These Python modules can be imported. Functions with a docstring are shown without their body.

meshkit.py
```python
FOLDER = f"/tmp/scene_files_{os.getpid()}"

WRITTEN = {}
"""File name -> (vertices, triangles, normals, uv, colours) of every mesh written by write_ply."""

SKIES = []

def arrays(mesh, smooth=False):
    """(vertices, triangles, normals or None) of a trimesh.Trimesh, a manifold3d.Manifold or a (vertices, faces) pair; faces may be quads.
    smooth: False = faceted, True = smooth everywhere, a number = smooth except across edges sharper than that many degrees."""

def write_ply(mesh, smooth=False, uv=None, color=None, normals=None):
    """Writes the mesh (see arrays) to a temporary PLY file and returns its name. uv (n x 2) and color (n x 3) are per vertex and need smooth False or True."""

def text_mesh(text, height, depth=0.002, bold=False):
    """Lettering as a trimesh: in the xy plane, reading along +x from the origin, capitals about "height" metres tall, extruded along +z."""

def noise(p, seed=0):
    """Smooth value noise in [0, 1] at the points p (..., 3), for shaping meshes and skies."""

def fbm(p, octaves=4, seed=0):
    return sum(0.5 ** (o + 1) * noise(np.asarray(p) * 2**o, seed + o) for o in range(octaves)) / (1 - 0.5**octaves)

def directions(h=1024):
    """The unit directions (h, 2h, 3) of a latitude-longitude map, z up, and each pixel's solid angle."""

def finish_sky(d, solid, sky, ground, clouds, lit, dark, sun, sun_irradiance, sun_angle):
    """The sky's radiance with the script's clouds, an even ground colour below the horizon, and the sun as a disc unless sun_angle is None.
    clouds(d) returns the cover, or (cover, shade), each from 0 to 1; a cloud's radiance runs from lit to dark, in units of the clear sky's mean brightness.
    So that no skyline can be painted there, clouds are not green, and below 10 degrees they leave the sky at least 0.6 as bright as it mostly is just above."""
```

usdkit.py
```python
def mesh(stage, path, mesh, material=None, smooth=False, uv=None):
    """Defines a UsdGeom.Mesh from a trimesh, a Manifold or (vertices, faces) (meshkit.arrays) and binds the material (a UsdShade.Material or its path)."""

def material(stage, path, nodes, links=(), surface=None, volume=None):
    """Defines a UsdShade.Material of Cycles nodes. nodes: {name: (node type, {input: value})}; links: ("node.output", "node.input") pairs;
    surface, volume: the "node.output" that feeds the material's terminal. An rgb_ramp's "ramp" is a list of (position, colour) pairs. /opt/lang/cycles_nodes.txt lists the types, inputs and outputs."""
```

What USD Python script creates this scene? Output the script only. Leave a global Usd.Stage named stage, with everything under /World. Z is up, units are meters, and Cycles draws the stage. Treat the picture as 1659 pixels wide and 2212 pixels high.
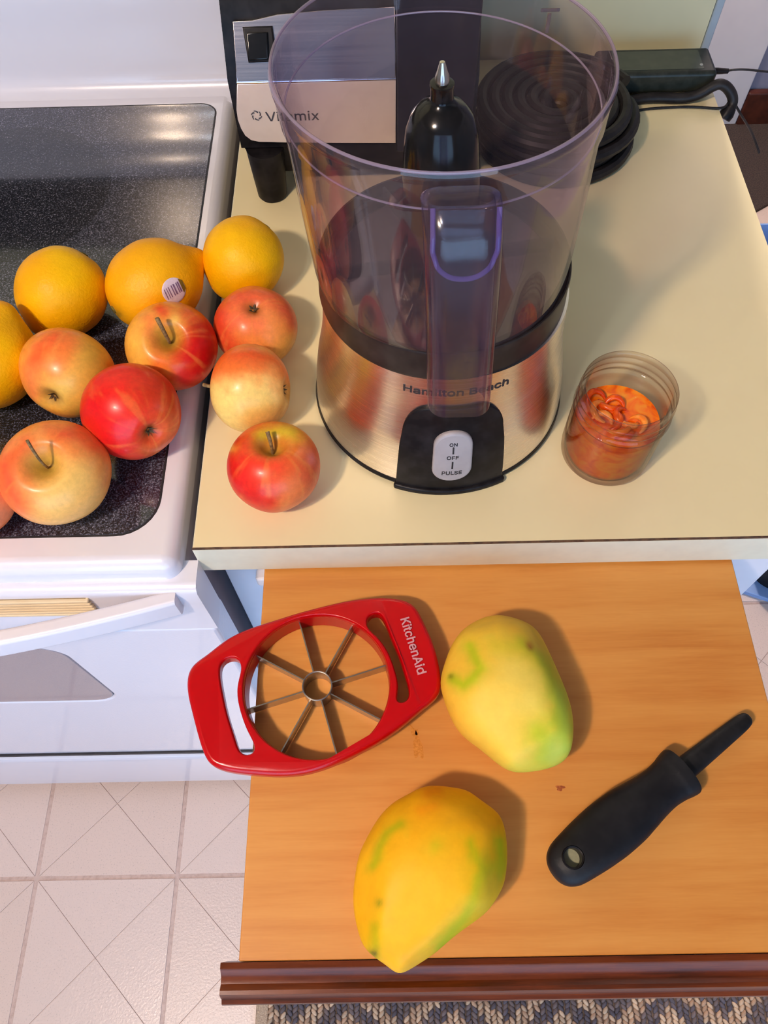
import math
import numpy as np
import trimesh
import manifold3d as m3
import shapely
from shapely.geometry import Polygon, Point
from pxr import Usd, UsdGeom, UsdLux, UsdShade, Gf, Sdf, Vt
import usdkit
import meshkit

# ------------------------------------------------------------------ stage, camera, light
stage = Usd.Stage.CreateInMemory()
UsdGeom.SetStageUpAxis(stage, UsdGeom.Tokens.z)
UsdGeom.SetStageMetersPerUnit(stage, 1.0)
WORLD = UsdGeom.Xform.Define(stage, '/World')
UsdGeom.Scope.Define(stage, '/World/Looks')

W, H, FOCAL = 1659.0, 2212.0, 1647.23
TILT, ROLL, YAW = 1.0729396, -0.0341138, -0.0150685
EYE = np.array([0.155928, -0.262476, 1.447950])
EXPOSURE = -0.05


def axes():
    f = np.array([math.sin(YAW) * math.cos(TILT), math.cos(YAW) * math.cos(TILT), -math.sin(TILT)])
    r = np.array([math.cos(YAW), -math.sin(YAW), 0.0])
    u = np.cross(r, f)
    c, s = math.cos(ROLL), math.sin(ROLL)
    return np.array([c * r + s * u, -s * r + c * u, f])


AX = axes()
cam = UsdGeom.Camera.Define(stage, '/World/camera')
cam.CreateHorizontalApertureAttr(36.0)
cam.CreateVerticalApertureAttr(36.0 * H / W)
cam.CreateFocalLengthAttr(36.0 * FOCAL / W)
cam.CreateClippingRangeAttr(Gf.Vec2f(0.01, 100))
cam.CreateExposureAttr(EXPOSURE)
cam.AddTransformOp().Set(Gf.Matrix4d(*[float(v) for row in (list(AX[0]) + [0], list(AX[1]) + [0], list(-AX[2]) + [0], list(EYE) + [1]) for v in row]))

# warm bulb of the ceiling lamp, cool bulb beside it, daylight of the window behind the viewer
KEY_POS, KEY_R, KEY_I, KEY_C = (-0.56, -0.76, 2.28), 0.055, 680.0, (1.0, 0.74, 0.53)
COOL_POS, COOL_R, COOL_I, COOL_C = (-0.43, -0.82, 2.28), 0.045, 190.0, (0.70, 0.84, 1.0)
WIN_I, WIN_C = 3.9, (0.35, 0.62, 1.0)
DOME_I, DOME_C = 0.10, (0.70, 0.85, 1.0)


def sphere_light(path, pos, r, i, c):
    l = UsdLux.SphereLight.Define(stage, path)
    l.CreateRadiusAttr(r); l.CreateIntensityAttr(i); l.CreateColorAttr(Gf.Vec3f(*c))
    l.AddTranslateOp().Set(Gf.Vec3d(*pos))


sphere_light('/World/warm_bulb_light', KEY_POS, KEY_R, KEY_I, KEY_C)
sphere_light('/World/cool_bulb_light', COOL_POS, COOL_R, COOL_I, COOL_C)
wl = UsdLux.RectLight.Define(stage, '/World/window_light')
wl.CreateWidthAttr(3.0); wl.CreateHeightAttr(1.9); wl.CreateIntensityAttr(WIN_I); wl.CreateColorAttr(Gf.Vec3f(*WIN_C))
wl.AddTranslateOp().Set(Gf.Vec3d(0.35, -2.55, 1.25)); wl.AddRotateXOp().Set(90.0)   # shines towards +y
dome = UsdLux.DomeLight.Define(stage, '/World/sky_light')
dome.CreateIntensityAttr(DOME_I); dome.CreateColorAttr(Gf.Vec3f(*DOME_C))

CT, GL, BD = 0.910, 0.9125, 0.866     # heights of counter top, glass hob, pulled-out board


# surveying: where the line of sight through a point of the photograph meets a real surface
def ray(px, py):
    return ((px - W / 2) / FOCAL) * AX[0] - ((py - H / 2) / FOCAL) * AX[1] + AX[2]


def atz(px, py, z):
    d = ray(px, py); return EYE + d * ((z - EYE[2]) / d[2])


def aty(px, py, y):
    d = ray(px, py); return EYE + d * ((y - EYE[1]) / d[1])


def atplane(px, py, p, n):
    d = ray(px, py); n = np.asarray(n, float); return EYE + d * (np.dot(np.asarray(p) - EYE, n) / np.dot(d, n))


def topix(P):
    d = (np.asarray(P) - EYE) @ AX.T
    return np.stack([W / 2 + FOCAL * d[..., 0] / d[..., 2], H / 2 - FOCAL * d[..., 1] / d[..., 2]], -1)


def srgb(r, g, b):
    c = np.array([r, g, b]) / 255.0
    return tuple(np.where(c <= 0.04045, c / 12.92, ((c + 0.055) / 1.055) ** 2.4))


# ------------------------------------------------------------------ materials
MATS = {}


def mat(name, color, rough=0.5, metal=0.0, noise=None, bump=None, **kw):
    """principled; noise=(scale, colour2, contrast) mottles the colour, bump=(scale, strength, distance)."""
    if name in MATS:
        return MATS[name]
    nodes = {'p': ('principled_bsdf', {'base_color': color, 'roughness': rough, 'metallic': metal, **kw})}
    links = []
    if noise or bump:
        nodes['g'] = ('geometry', {})
    if noise:
        sc, c2, lo, hi = noise
        nodes['n'] = ('noise_texture', {'scale': sc, 'detail': 4.0, 'roughness': 0.6})
        nodes['r'] = ('rgb_ramp', {'ramp': [(lo, color), (hi, c2)]})
        links += [('g.position', 'n.vector'), ('n.fac', 'r.fac'), ('r.color', 'p.base_color')]
    if bump:
        nodes['bn'] = ('noise_texture', {'scale': bump[0], 'detail': 3.0})
        nodes['b'] = ('bump', {'strength': bump[1], 'distance': bump[2]})
        links += [('g.position', 'bn.vector'), ('bn.fac', 'b.height'), ('b.normal', 'p.normal')]
    MATS[name] = usdkit.material(stage, '/World/Looks/' + name, nodes, links, surface='p.BSDF')
    return MATS[name]


def painted(name, rough, scale, amount, bump=None, coat=0.0, sss=0.0, spec=0.5):
    """colour from the mesh's own 'paint' attribute, with fine mottling."""
    nodes = {'a': ('attribute', {'attribute': 'paint'}), 'g': ('geometry', {}),
             'n': ('noise_texture', {'scale': scale, 'detail': 5.0, 'roughness': 0.65}),
             'mr': ('map_range', {'from_min': 0.3, 'from_max': 0.7, 'to_min': 1.0 - amount, 'to_max': 1.0 + amount * 0.6}),
             'm': ('mix_color', {'blend_type': 'multiply', 'fac': 1.0, 'use_clamp': True}),
             'p': ('principled_bsdf', {'roughness': rough, 'coat_weight': coat, 'coat_roughness': 0.12, 'subsurface_weight': sss, 'specular_ior_level': spec,
                                       'subsurface_scale': 0.004, 'subsurface_radius': (1.0, 0.6, 0.25)})}
    links = [('g.position', 'n.vector'), ('n.fac', 'mr.value'), ('a.color', 'm.a'), ('mr.result', 'm.b'), ('m.result', 'p.base_color')]
    if bump:
        nodes['bn'] = ('noise_texture', {'scale': bump[0], 'detail': 2.0})
        nodes['b'] = ('bump', {'strength': bump[1], 'distance': bump[2]})
        links += [('g.position', 'bn.vector'), ('bn.fac', 'b.height'), ('b.normal', 'p.normal')]
    MATS[name] = usdkit.material(stage, '/World/Looks/' + name, nodes, links, surface='p.BSDF')
    return MATS[name]


def clear_plastic(name, face, edge, haze=0.05, hazecol=(0.5, 0.45, 0.55), rough=0.04, f0=0.035):
    nodes = {'lw': ('layer_weight', {'blend': 0.5}),
             'c': ('mix_color', {'a': face, 'b': edge}),
             't': ('transparent_bsdf', {}), 'd': ('diffuse_bsdf', {'color': hazecol}), 'g': ('glossy_bsdf', {'color': (1, 1, 1), 'roughness': rough}),
             'fp': ('math', {'math_type': 'power', 'value2': 4.0}), 'f': ('math', {'math_type': 'multiply_add', 'value2': 0.55, 'value3': f0}), 'm1': ('mix_closure', {'fac': haze}), 'm2': ('mix_closure', {})}
    links = [('lw.facing', 'c.fac'), ('c.result', 't.color'), ('t.BSDF', 'm1.closure1'), ('d.BSDF', 'm1.closure2'),
             ('m1.closure', 'm2.closure1'), ('g.BSDF', 'm2.closure2'), ('lw.facing', 'fp.value1'), ('fp.value', 'f.value1'), ('f.value', 'm2.fac')]
    MATS[name] = usdkit.material(stage, '/World/Looks/' + name, nodes, links, surface='m2.closure')
    return MATS[name]


# ------------------------------------------------------------------ prims
USED = {}


def numbered(parent, name):
    k = (parent, name)
    USED[k] = USED.get(k, -1) + 1
    return f'{parent}/{name}' if USED[k] == 0 else f'{parent}/{name}_{USED[k]:03d}'


def tag(prim, label=None, cat=None, group=None, kind=None):
    for k, v in (('label', label), ('category', cat), ('group', group), ('kind', kind)):
        if v:
            prim.SetCustomDataByKey(k, v)
    return prim


def thing(name, label, cat, loc=(0, 0, 0), group=None, kind=None):
    p = numbered('/World', name)
    x = UsdGeom.Xform.Define(stage, p)
    x.AddTranslateOp().Set(Gf.Vec3d(*[float(v) for v in loc]))
    prim = x.GetPrim()
    tag(prim, label, cat, group, kind)
    return prim, np.array(loc, float)


def part(t, name, mesh, material, smooth=30, label=None, kind=None, paint=None):
    """a mesh given in world coordinates, stored under the thing t (or under a part)."""
    prim, loc = t
    path = numbered(str(prim.GetPath()), name)
    if isinstance(mesh, (list,)):
        mesh = trimesh.util.concatenate(mesh)
    if hasattr(mesh, 'to_mesh'):
        mm = mesh.to_mesh(); mesh = trimesh.Trimesh(np.array(mm.vert_properties[:, :3]), np.array(mm.tri_verts), process=False)
    elif not isinstance(mesh, trimesh.Trimesh):
        v, f, _ = meshkit.arrays(mesh); mesh = trimesh.Trimesh(v, f, process=False)
    mesh = mesh.copy(); mesh.vertices = mesh.vertices - loc
    g = usdkit.mesh(stage, path, mesh, material, smooth=True if paint is not None else smooth)
    if paint is not None:
        pv = UsdGeom.PrimvarsAPI(g).CreatePrimvar('paint', Sdf.ValueTypeNames.Color3fArray, 'vertex')
        pv.Set(Vt.Vec3fArray.FromNumpy(np.asarray(paint, np.float32)))
    if label or kind:
        tag(g.GetPrim(), label, kind=kind)
    return (g.GetPrim(), loc)


# ------------------------------------------------------------------ shapes
def tm(v, f):
    return trimesh.Trimesh(np.asarray(v, float), np.asarray(f, int), process=False)


def rbox(lo, hi, r=0.003, seg=3):
    lo, hi = np.minimum(lo, hi), np.maximum(lo, hi)
    r = min(r, (hi - lo).min() / 2.01)
    ball = trimesh.creation.icosphere(seg - 1, r).vertices
    pts = np.vstack([ball + np.where([(k >> a) & 1 for a in range(3)], hi - r, lo + r) for k in range(8)])
    return trimesh.convex.convex_hull(pts)


def box(lo, hi):
    lo, hi = np.minimum(lo, hi).astype(float), np.maximum(lo, hi).astype(float)
    b = trimesh.creation.box(hi - lo); b.apply_translation((lo + hi) / 2); return b


def lathe(profile, n=96, center=(0, 0), closed=False):
    """profile: (r, z) list; revolved about the vertical through center."""
    p = np.array(profile, float); k = len(p)
    a = np.arange(n) * 2 * math.pi / n
    v = np.stack([center[0] + np.outer(np.cos(a), p[:, 0]), center[1] + np.outer(np.sin(a), p[:, 0]), np.outer(np.ones(n), p[:, 1])], -1).reshape(-1, 3)
    f = []
    for j in range(k if closed else k - 1):
        j2 = (j + 1) % k
        i = np.arange(n); i2 = (i + 1) % n
        A, B, C, D = i * k + j, i2 * k + j, i2 * k + j2, i * k + j2
        f += [np.stack([A, B, C], 1), np.stack([A, C, D], 1)]
    m = trimesh.Trimesh(v, np.vstack(f), process=False)
    m.merge_vertices(); m.update_faces(m.nondegenerate_faces()); m.remove_unreferenced_vertices()
    return m


def curve(pts, n=80):
    """smooth curve through the points"""
    from scipy.interpolate import CubicSpline
    p = np.asarray(pts, float)
    t = np.r_[0, np.cumsum(np.linalg.norm(np.diff(p, axis=0), axis=1))]
    return CubicSpline(t, p)(np.linspace(0, t[-1], n))


def closed_curve(pts, n=160):
    from scipy.interpolate import CubicSpline
    p = np.asarray(pts, float); p = np.vstack([p, p[:1]])
    t = np.r_[0, np.cumsum(np.linalg.norm(np.diff(p, axis=0), axis=1) ** 0.7)]
    return CubicSpline(t, p, bc_type='periodic')(np.linspace(0, t[-1], n, endpoint=False))


def tube(path, radius, sides=14, cap=True):
    p = np.asarray(path, float); n = len(p)
    rad = np.broadcast_to(radius, (n,)).astype(float)
    t = np.gradient(p, axis=0); t /= np.linalg.norm(t, axis=1, keepdims=True) + 1e-12
    a = np.zeros_like(p)
    ref = np.array([0, 0, 1.0]) if abs(t[0, 2]) < 0.9 else np.array([1.0, 0, 0])
    cur = np.cross(t[0], ref); cur /= np.linalg.norm(cur)
    for i in range(n):
        cur = cur - t[i] * np.dot(cur, t[i]); cur /= np.linalg.norm(cur); a[i] = cur
    b = np.cross(t, a)
    ang = np.arange(sides) * 2 * math.pi / sides
    v = (p[:, None] + rad[:, None, None] * (np.cos(ang)[None, :, None] * a[:, None] + np.sin(ang)[None, :, None] * b[:, None])).reshape(-1, 3)
    f = []
    i, j = np.meshgrid(np.arange(n - 1), np.arange(sides), indexing='ij'); i, j = i.ravel(), j.ravel(); j2 = (j + 1) % sides
    f.append(np.stack([i * sides + j, i * sides + j2, (i + 1) * sides + j2], 1)); f.append(np.stack([i * sides + j, (i + 1) * sides + j2, (i + 1) * sides + j], 1))
    if cap:
        v = np.vstack([v, p[:1], p[-1:]])
        j = np.arange(sides); j2 = (j + 1) % sides
        f.append(np.stack([np.full(sides, n * sides), j2, j], 1)); f.append(np.stack([np.full(sides, n * sides + 1), (n - 1) * sides + j, (n - 1) * sides + j2], 1))
    return trimesh.Trimesh(v, np.vstack(f), process=False)


def offset_ring(p, d):
    """moves a ring inward by d (p counter-clockwise = inward to the left)."""
    e = np.roll(p, -1, 0) - p; e /= np.linalg.norm(e, axis=1, keepdims=True) + 1e-12
    n = np.stack([-e[:, 1], e[:, 0]], 1); n0 = np.roll(n, 1, 0)
    m = n + n0; m /= np.maximum(np.linalg.norm(m, axis=1, keepdims=True), 1e-9)
    c = np.clip((m * n).sum(1, keepdims=True), 0.35, 1)
    return p + m * d / c


def slab(outer, holes=(), z0=0.0, z1=0.01, r=0.002, rb=0.0, steps=4, hs=1.0):
    """an outline (with holes) made a plate from z0 to z1 with rounded upper (r) and lower (rb) edges."""
    rings = []
    for k, h in enumerate([outer, *holes]):
        h = np.asarray(h, float)
        area = 0.5 * np.sum(h[:, 0] * np.roll(h[:, 1], -1) - h[:, 1] * np.roll(h[:, 0], -1))
        if (area > 0) != (k == 0):
            h = h[::-1]
        rings.append(h)
    lev = []
    if rb > 0:
        for i in range(steps + 1):
            a = math.pi / 2 * i / steps; lev.append((rb * (1 - math.sin(a)), z0 + rb * (1 - math.cos(a))))
    else:
        lev.append((0, z0))
    if r > 0:
        for i in range(steps + 1):
            a = math.pi / 2 * i / steps; lev.append((r * (1 - math.cos(a)), z1 - r + r * math.sin(a)))
    else:
        lev.append((0, z1))
    V, F, at = [], [], 0
    ends = {0: [], len(lev) - 1: []}
    for kk, h in enumerate(rings):
        n = len(h)
        for li, (d, z) in enumerate(lev):
            q = offset_ring(h, d * (hs if kk else 1.0))
            V.append(np.c_[q, np.full(n, z)])
            if li in ends:
                ends[li].append((q, at + li * n))
        i = np.arange(n); i2 = (i + 1) % n
        for li in range(len(lev) - 1):
            A, B, C, D = at + li * n + i, at + li * n + i2, at + (li + 1) * n + i2, at + (li + 1) * n + i
            F += [np.stack([A, B, C], 1), np.stack([A, C, D], 1)]
        at += n * len(lev)
    for li in ends:
        poly = Polygon(ends[li][0][0], [x[0] for x in ends[li][1:]])
        idx = np.concatenate([np.arange(s, s + len(qq)) for qq, s in ends[li]])
        pts = np.vstack([x[0] for x in ends[li]])
        vv, ff = trimesh.creation.triangulate_polygon(poly, engine='earcut')
        from scipy.spatial import cKDTree
        mp = idx[cKDTree(pts).query(vv[:, :2])[1]]
        tri = mp[ff]
        q = np.vstack(V)[tri]
        up = np.cross(q[:, 1] - q[:, 0], q[:, 2] - q[:, 0])[:, 2] > 0
        if li == 0:
            tri[up] = tri[up][:, ::-1]
        else:
            tri[~up] = tri[~up][:, ::-1]
        F.append(tri)
    return trimesh.Trimesh(np.vstack(V), np.vstack(F), process=False)


def rrect(x0, y0, x1, y1, r, n=8):
    rr = r if isinstance(r, (list, tuple)) else [r] * 4     # corner radii: (x1,y1) (x0,y1) (x0,y0) (x1,y0)
    out = []
    for (cx, cy, a0, q) in ((x1 - rr[0], y1 - rr[0], 0, rr[0]), (x0 + rr[1], y1 - rr[1], 90, rr[1]), (x0 + rr[2], y0 + rr[2], 180, rr[2]), (x1 - rr[3], y0 + rr[3], 270, rr[3])):
        for i in range(n + 1):
            a = math.radians(a0 + 90 * i / n); out.append((cx + q * math.cos(a), cy + q * math.sin(a)))
    return np.array(out)


def swap(mesh, fn):
    m = mesh.copy(); m.vertices = fn(m.vertices)
    if m.is_volume is False and m.volume < 0:
        m.invert()
    return m


def extrude_x(profile, x0, x1):
    """a (y, z) outline extruded along x."""
    m = slab(profile, (), x0, x1, 0, 0)
    v = m.vertices; m.vertices = np.c_[v[:, 2], v[:, 0], v[:, 1]]
    return m


def face_y(mesh, y):
    """a plate built in (x, z) with height along -y: lies on the vertical plane y and sticks out to the viewer."""
    m = mesh.copy(); v = m.vertices; m.vertices = np.c_[v[:, 0], y - v[:, 2], v[:, 1]]; return m


def rot_to(axis):
    axis = np.asarray(axis, float); axis = axis / np.linalg.norm(axis)
    return trimesh.geometry.align_vectors([0, 0, 1], axis)[:3, :3]


# ------------------------------------------------------------------ the setting
white_enamel = mat('white_enamel', srgb(226, 224, 232), 0.22, bump=(9.0, 0.03, 0.02), coat_weight=0.4, coat_roughness=0.08)
white_textured = mat('white_textured_enamel', srgb(224, 224, 234), 0.16, bump=(420.0, 0.12, 0.001), coat_weight=0.6, coat_roughness=0.05)
vinyl = mat('floor_vinyl', srgb(228, 202, 186), 0.32, noise=(420.0, srgb(196, 172, 158), 0.57, 0.73), bump=(260.0, 0.25, 0.0015))
vinyl2 = mat('floor_vinyl_light', srgb(231, 206, 191), 0.28, noise=(400.0, srgb(200, 178, 164), 0.58, 0.73), bump=(260.0, 0.25, 0.0015))
grout = mat('floor_joint', srgb(212, 184, 170), 0.5, noise=(120.0, srgb(190, 160, 146), 0.45, 0.7))
cream_wall = mat('cream_wall', srgb(196, 192, 156), 0.55, noise=(6.0, srgb(188, 184, 150), 0.4, 0.7))
white_paint = mat('white_paint', srgb(226, 218, 216), 0.5, noise=(5.0, srgb(218, 210, 210), 0.4, 0.7))
lavender_paint = mat('lavender_paint', srgb(138, 137, 154), 0.55, noise=(5.0, srgb(132, 131, 148), 0.4, 0.7))
ceiling_paint = mat('ceiling_paint', srgb(112, 112, 118), 0.7, noise=(40.0, srgb(106, 106, 112), 0.4, 0.7))
room_paint = mat('room_paint', srgb(140, 146, 158), 0.6, noise=(5.0, srgb(134, 140, 152), 0.4, 0.7))

fl = thing('floor', 'pale pinkish vinyl floor with square tiles scored corner to corner', 'floor', kind='structure')
part(fl, 'slab', box((-2.3, -2.7, -0.05), (2.6, 2.1, -0.0016)), grout, smooth=False)


def tile_mesh(x0, y0, x1, y1):
    """a square tile scored along both diagonals: four chamfered triangles on one base."""
    c = np.array([(x0 + x1) / 2, (y0 + y1) / 2]); q = np.array([(x0, y0), (x1, y0), (x1, y1), (x0, y1)])
    out = []
    for k in range(4):
        t = np.array([q[k], q[(k + 1) % 4], c])
        out.append(slab(offset_ring(t, 0.0003), (), -0.0016, 0.0 + 0.00008 * ((k * 7) % 3), 0.0004, 0, steps=1))
    return trimesh.util.concatenate(out)


g = 0.0032
for ix in range(-4, 9):
    for iy in range(-4, 8):
        x0, y0 = -0.466 + 0.243 * ix, -0.181 + 0.240 * iy
        left = x0 < 0.7 and y0 < 0.02
        right = x0 > 0.45 and y0 < 1.6
        if left or right:
            part(fl, 'tile', tile_mesh(x0 + g, y0 + g, x0 + 0.243 - g, y0 + 0.240 - g), (vinyl, vinyl2)[(ix * 3 + iy * 5) % 2], smooth=False)


def struct(name, mesh, m, label=None, cat=None, smooth=30):
    t = thing(name, label, cat, kind='structure')
    part(t, 'surface', mesh, m, smooth=smooth); return t


struct('ceiling', box((-2.3, -2.7, 2.44), (2.6, 2.1, 2.5)), ceiling_paint, 'plain grey ceiling over the kitchen', 'ceiling')
wb = struct('wall_back', box((-2.3, 0.636, 0), (0.531, 0.74, 2.44)), cream_wall, 'cream wall behind the stove and counter', 'wall')
struct('trim_1', rbox((0.5315, 0.634, 0), (0.541, 0.742, 2.44), 0.002), mat('grey_blue_trim', srgb(150, 164, 172), 0.5, noise=(20.0, srgb(140, 154, 164), 0.4, 0.7)), 'thin grey-blue edge strip at the end of the cream wall', 'trim')
struct('wall_left', box((-2.4, -2.7, 0), (-2.3, 2.1, 2.44)), room_paint, 'grey wall at the left of the room', 'wall')
struct('wall_right', box((2.6, -2.7, 0), (2.7, 2.1, 2.44)), room_paint, 'grey wall at the right of the room', 'wall')
wf = thing('wall_front', 'grey wall behind the viewer around the window', 'wall', kind='structure')
for lo, hi in (((-2.3, -2.7, 0), (-1.2, -2.6, 2.44)), ((1.9, -2.7, 0), (2.6, -2.6, 2.44)), ((-1.2, -2.7, 0), (1.9, -2.6, 0.28)), ((-1.2, -2.7, 2.22), (1.9, -2.6, 2.44))):
    part(wf, 'surface', box(lo, hi), room_paint, smooth=False)
YF = 1.81
xc = float(aty(1655, 92, YF)[0])
struct('wall_far', box((xc, YF, 0), (2.6, YF + 0.1, 2.44)), lavender_paint, 'grey-lavender hallway wall above the brown baseboard', 'wall')
t = thing('door_1', 'white painted door casing seen past the right end of the counter', 'door casing', kind='structure')
part(t, 'casing', rbox((0.3, YF - 0.02, 0), (xc, YF + 0.1, 2.3), 0.004), white_paint)
struct('baseboard_back', rbox((xc + 0.0005, YF - 0.024, 0.0), (2.6, YF, 0.105), 0.006), mat('brown_baseboard', srgb(92, 42, 26), 0.35, noise=(30.0, srgb(64, 28, 18), 0.35, 0.7)), 'dark brown wooden baseboard along the lavender hallway wall', 'baseboard')
win = thing('window_1', 'wide white framed window in the wall behind the viewer', 'window', kind='structure')
for lo, hi in (((-1.2, -2.66, 0.28), (-1.15, -2.58, 2.22)), ((1.85, -2.66, 0.28), (1.9, -2.58, 2.22)), ((-1.15, -2.66, 0.28), (1.85, -2.58, 0.31)), ((-1.15, -2.66, 2.19), (1.85, -2.58, 2.22))):
    part(win, 'window_frame', rbox(lo, hi, 0.006), white_paint)

lamp = thing('ceiling_lamp', 'flush ceiling lamp with two bare bulbs above the stove', 'lamp', (-0.495, -0.79, 2.44))
part(lamp, 'base_plate', lathe([(0, 2.44), (0.17, 2.44), (0.17, 2.425), (0.15, 2.405), (0, 2.405)], 64, (-0.495, -0.79)), white_enamel)
for pos in (KEY_POS, COOL_POS):
    part(lamp, 'socket', lathe([(0, 2.41), (0.022, 2.41), (0.022, 2.355), (0, 2.355)], 32, pos[:2]), mat('porcelain', (0.8, 0.8, 0.78), 0.3, noise=(20.0, (0.75, 0.75, 0.73), 0.4, 0.7)))

HALL = (0.56, 1.36, 2.25)
sphere_light('/World/hall_bulb_light', HALL, 0.06, 760.0, (1.0, 0.86, 0.80))
hl = thing('hall_lamp', 'ceiling lamp of the hallway past the counter', 'lamp', (HALL[0], HALL[1], 2.44))
part(hl, 'base_plate', lathe([(0, 2.44), (0.14, 2.44), (0.14, 2.425), (0.12, 2.405), (0, 2.405)], 64, HALL[:2]), white_enamel)
part(hl, 'socket', lathe([(0, 2.41), (0.022, 2.41), (0.022, 2.325), (0, 2.325)], 32, HALL[:2]), MATS['porcelain'])

# hallway: dark carpet, and the things on the floor to the right of the counter
carpet = mat('dark_carpet', srgb(84, 66, 56), 0.95, noise=(300.0, srgb(50, 40, 38), 0.35, 0.65), bump=(500.0, 0.8, 0.003))
t = thing('hall_carpet', 'dark brown carpet in front of the brown baseboard', 'carpet')
a, b = atz(1632, 456, 0.008), atz(1659, 441, 0.008)
sl = (b[1] - a[1]) / (b[0] - a[0])
xl, xr = 0.75, 2.0
part(t, 'pile', slab([(xl, a[1] + sl * (xl - a[0])), (xr, a[1] + sl * (xr - a[0])), (xr, YF - 0.026), (xl, YF - 0.026)], (), 0.0, 0.010, 0.003), carpet)

# ------------------------------------------------------------------ counter, cabinet, board
laminate = mat('counter_laminate', srgb(232, 218, 172), 0.34, noise=(14.0, srgb(230, 215, 169), 0.4, 0.7), bump=(700.0, 0.05, 0.0005))
edge_lam = mat('edge_laminate', srgb(226, 221, 196), 0.38, noise=(60.0, srgb(220, 214, 190), 0.4, 0.7))
seam = mat('laminate_seam', srgb(104, 76, 52), 0.6, noise=(160.0, srgb(70, 48, 36), 0.4, 0.6))
CW = 0.532
t = thing('countertop', 'pale yellow laminate countertop with a dark seam along its front edge', 'countertop', (CW / 2, 0.32, 0.87))
part(t, 'top', box((0.0012, 0.0016, 0.870), (CW, 0.634, CT)), laminate, smooth=False)
part(t, 'edge_band', box((0.0, 0.0, 0.870), (CW, 0.0016, CT - 0.0016)), edge_lam, smooth=False)
part(t, 'edge_band', box((0.0, 0.0016, 0.870), (0.0012, 0.634, CT - 0.0014)), edge_lam, smooth=False)
part(t, 'seam', box((0.0, 0.0002, CT - 0.0016), (CW, 0.0016, CT - 0.0001)), seam, smooth=False, label='dark brown glue line')
cab_white = mat('cabinet_white', srgb(222, 226, 236), 0.35, noise=(12.0, srgb(214, 219, 230), 0.4, 0.7))
t = thing('base_cabinet', 'white painted base cabinet under the pale countertop', 'cabinet', (0.26, 0.33, 0))
part(t, 'body', rbox((0.003, 0.05, 0.10), (0.515, 0.630, 0.836), 0.001, 2), cab_white)
for lo, hi in (((0.003, 0.05, 0.836), (0.020, 0.630, 0.8698)), ((0.498, 0.05, 0.836), (0.515, 0.630, 0.8698)), ((0.020, 0.61, 0.836), (0.498, 0.630, 0.8698))):
    part(t, 'rail', rbox(lo, hi, 0.001, 2), cab_white)
part(t, 'toe_kick', box((0.01, 0.09, 0.0), (0.508, 0.60, 0.10)), mat('toe_kick_dark', srgb(70, 66, 66), 0.6, noise=(20.0, srgb(60, 56, 56), 0.4, 0.7)), smooth=False)
for lo, hi in (((0.002, 0.030, 0.10), (0.047, 0.050, 0.869)), ((0.446, 0.030, 0.10), (0.515, 0.050, 0.869)), ((0.047, 0.030, 0.80), (0.446, 0.050, 0.838)), ((0.047, 0.030, 0.10), (0.446, 0.050, 0.14))):
    part(t, 'face_frame', rbox(lo, hi, 0.0015, 2), cab_white)
dr = part(t, 'door', slab(rrect(0.040, 0.13, 0.455, 0.795, 0.004), (), 0, 0.018, 0.005), cab_white) if False else None
dm = face_y(slab(rrect(0.040, 0.13, 0.455, 0.795, 0.004), (), 0, 0.016, 0.005), 0.0298)
dm.invert()
d = part(t, 'door', dm, cab_white)
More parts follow.
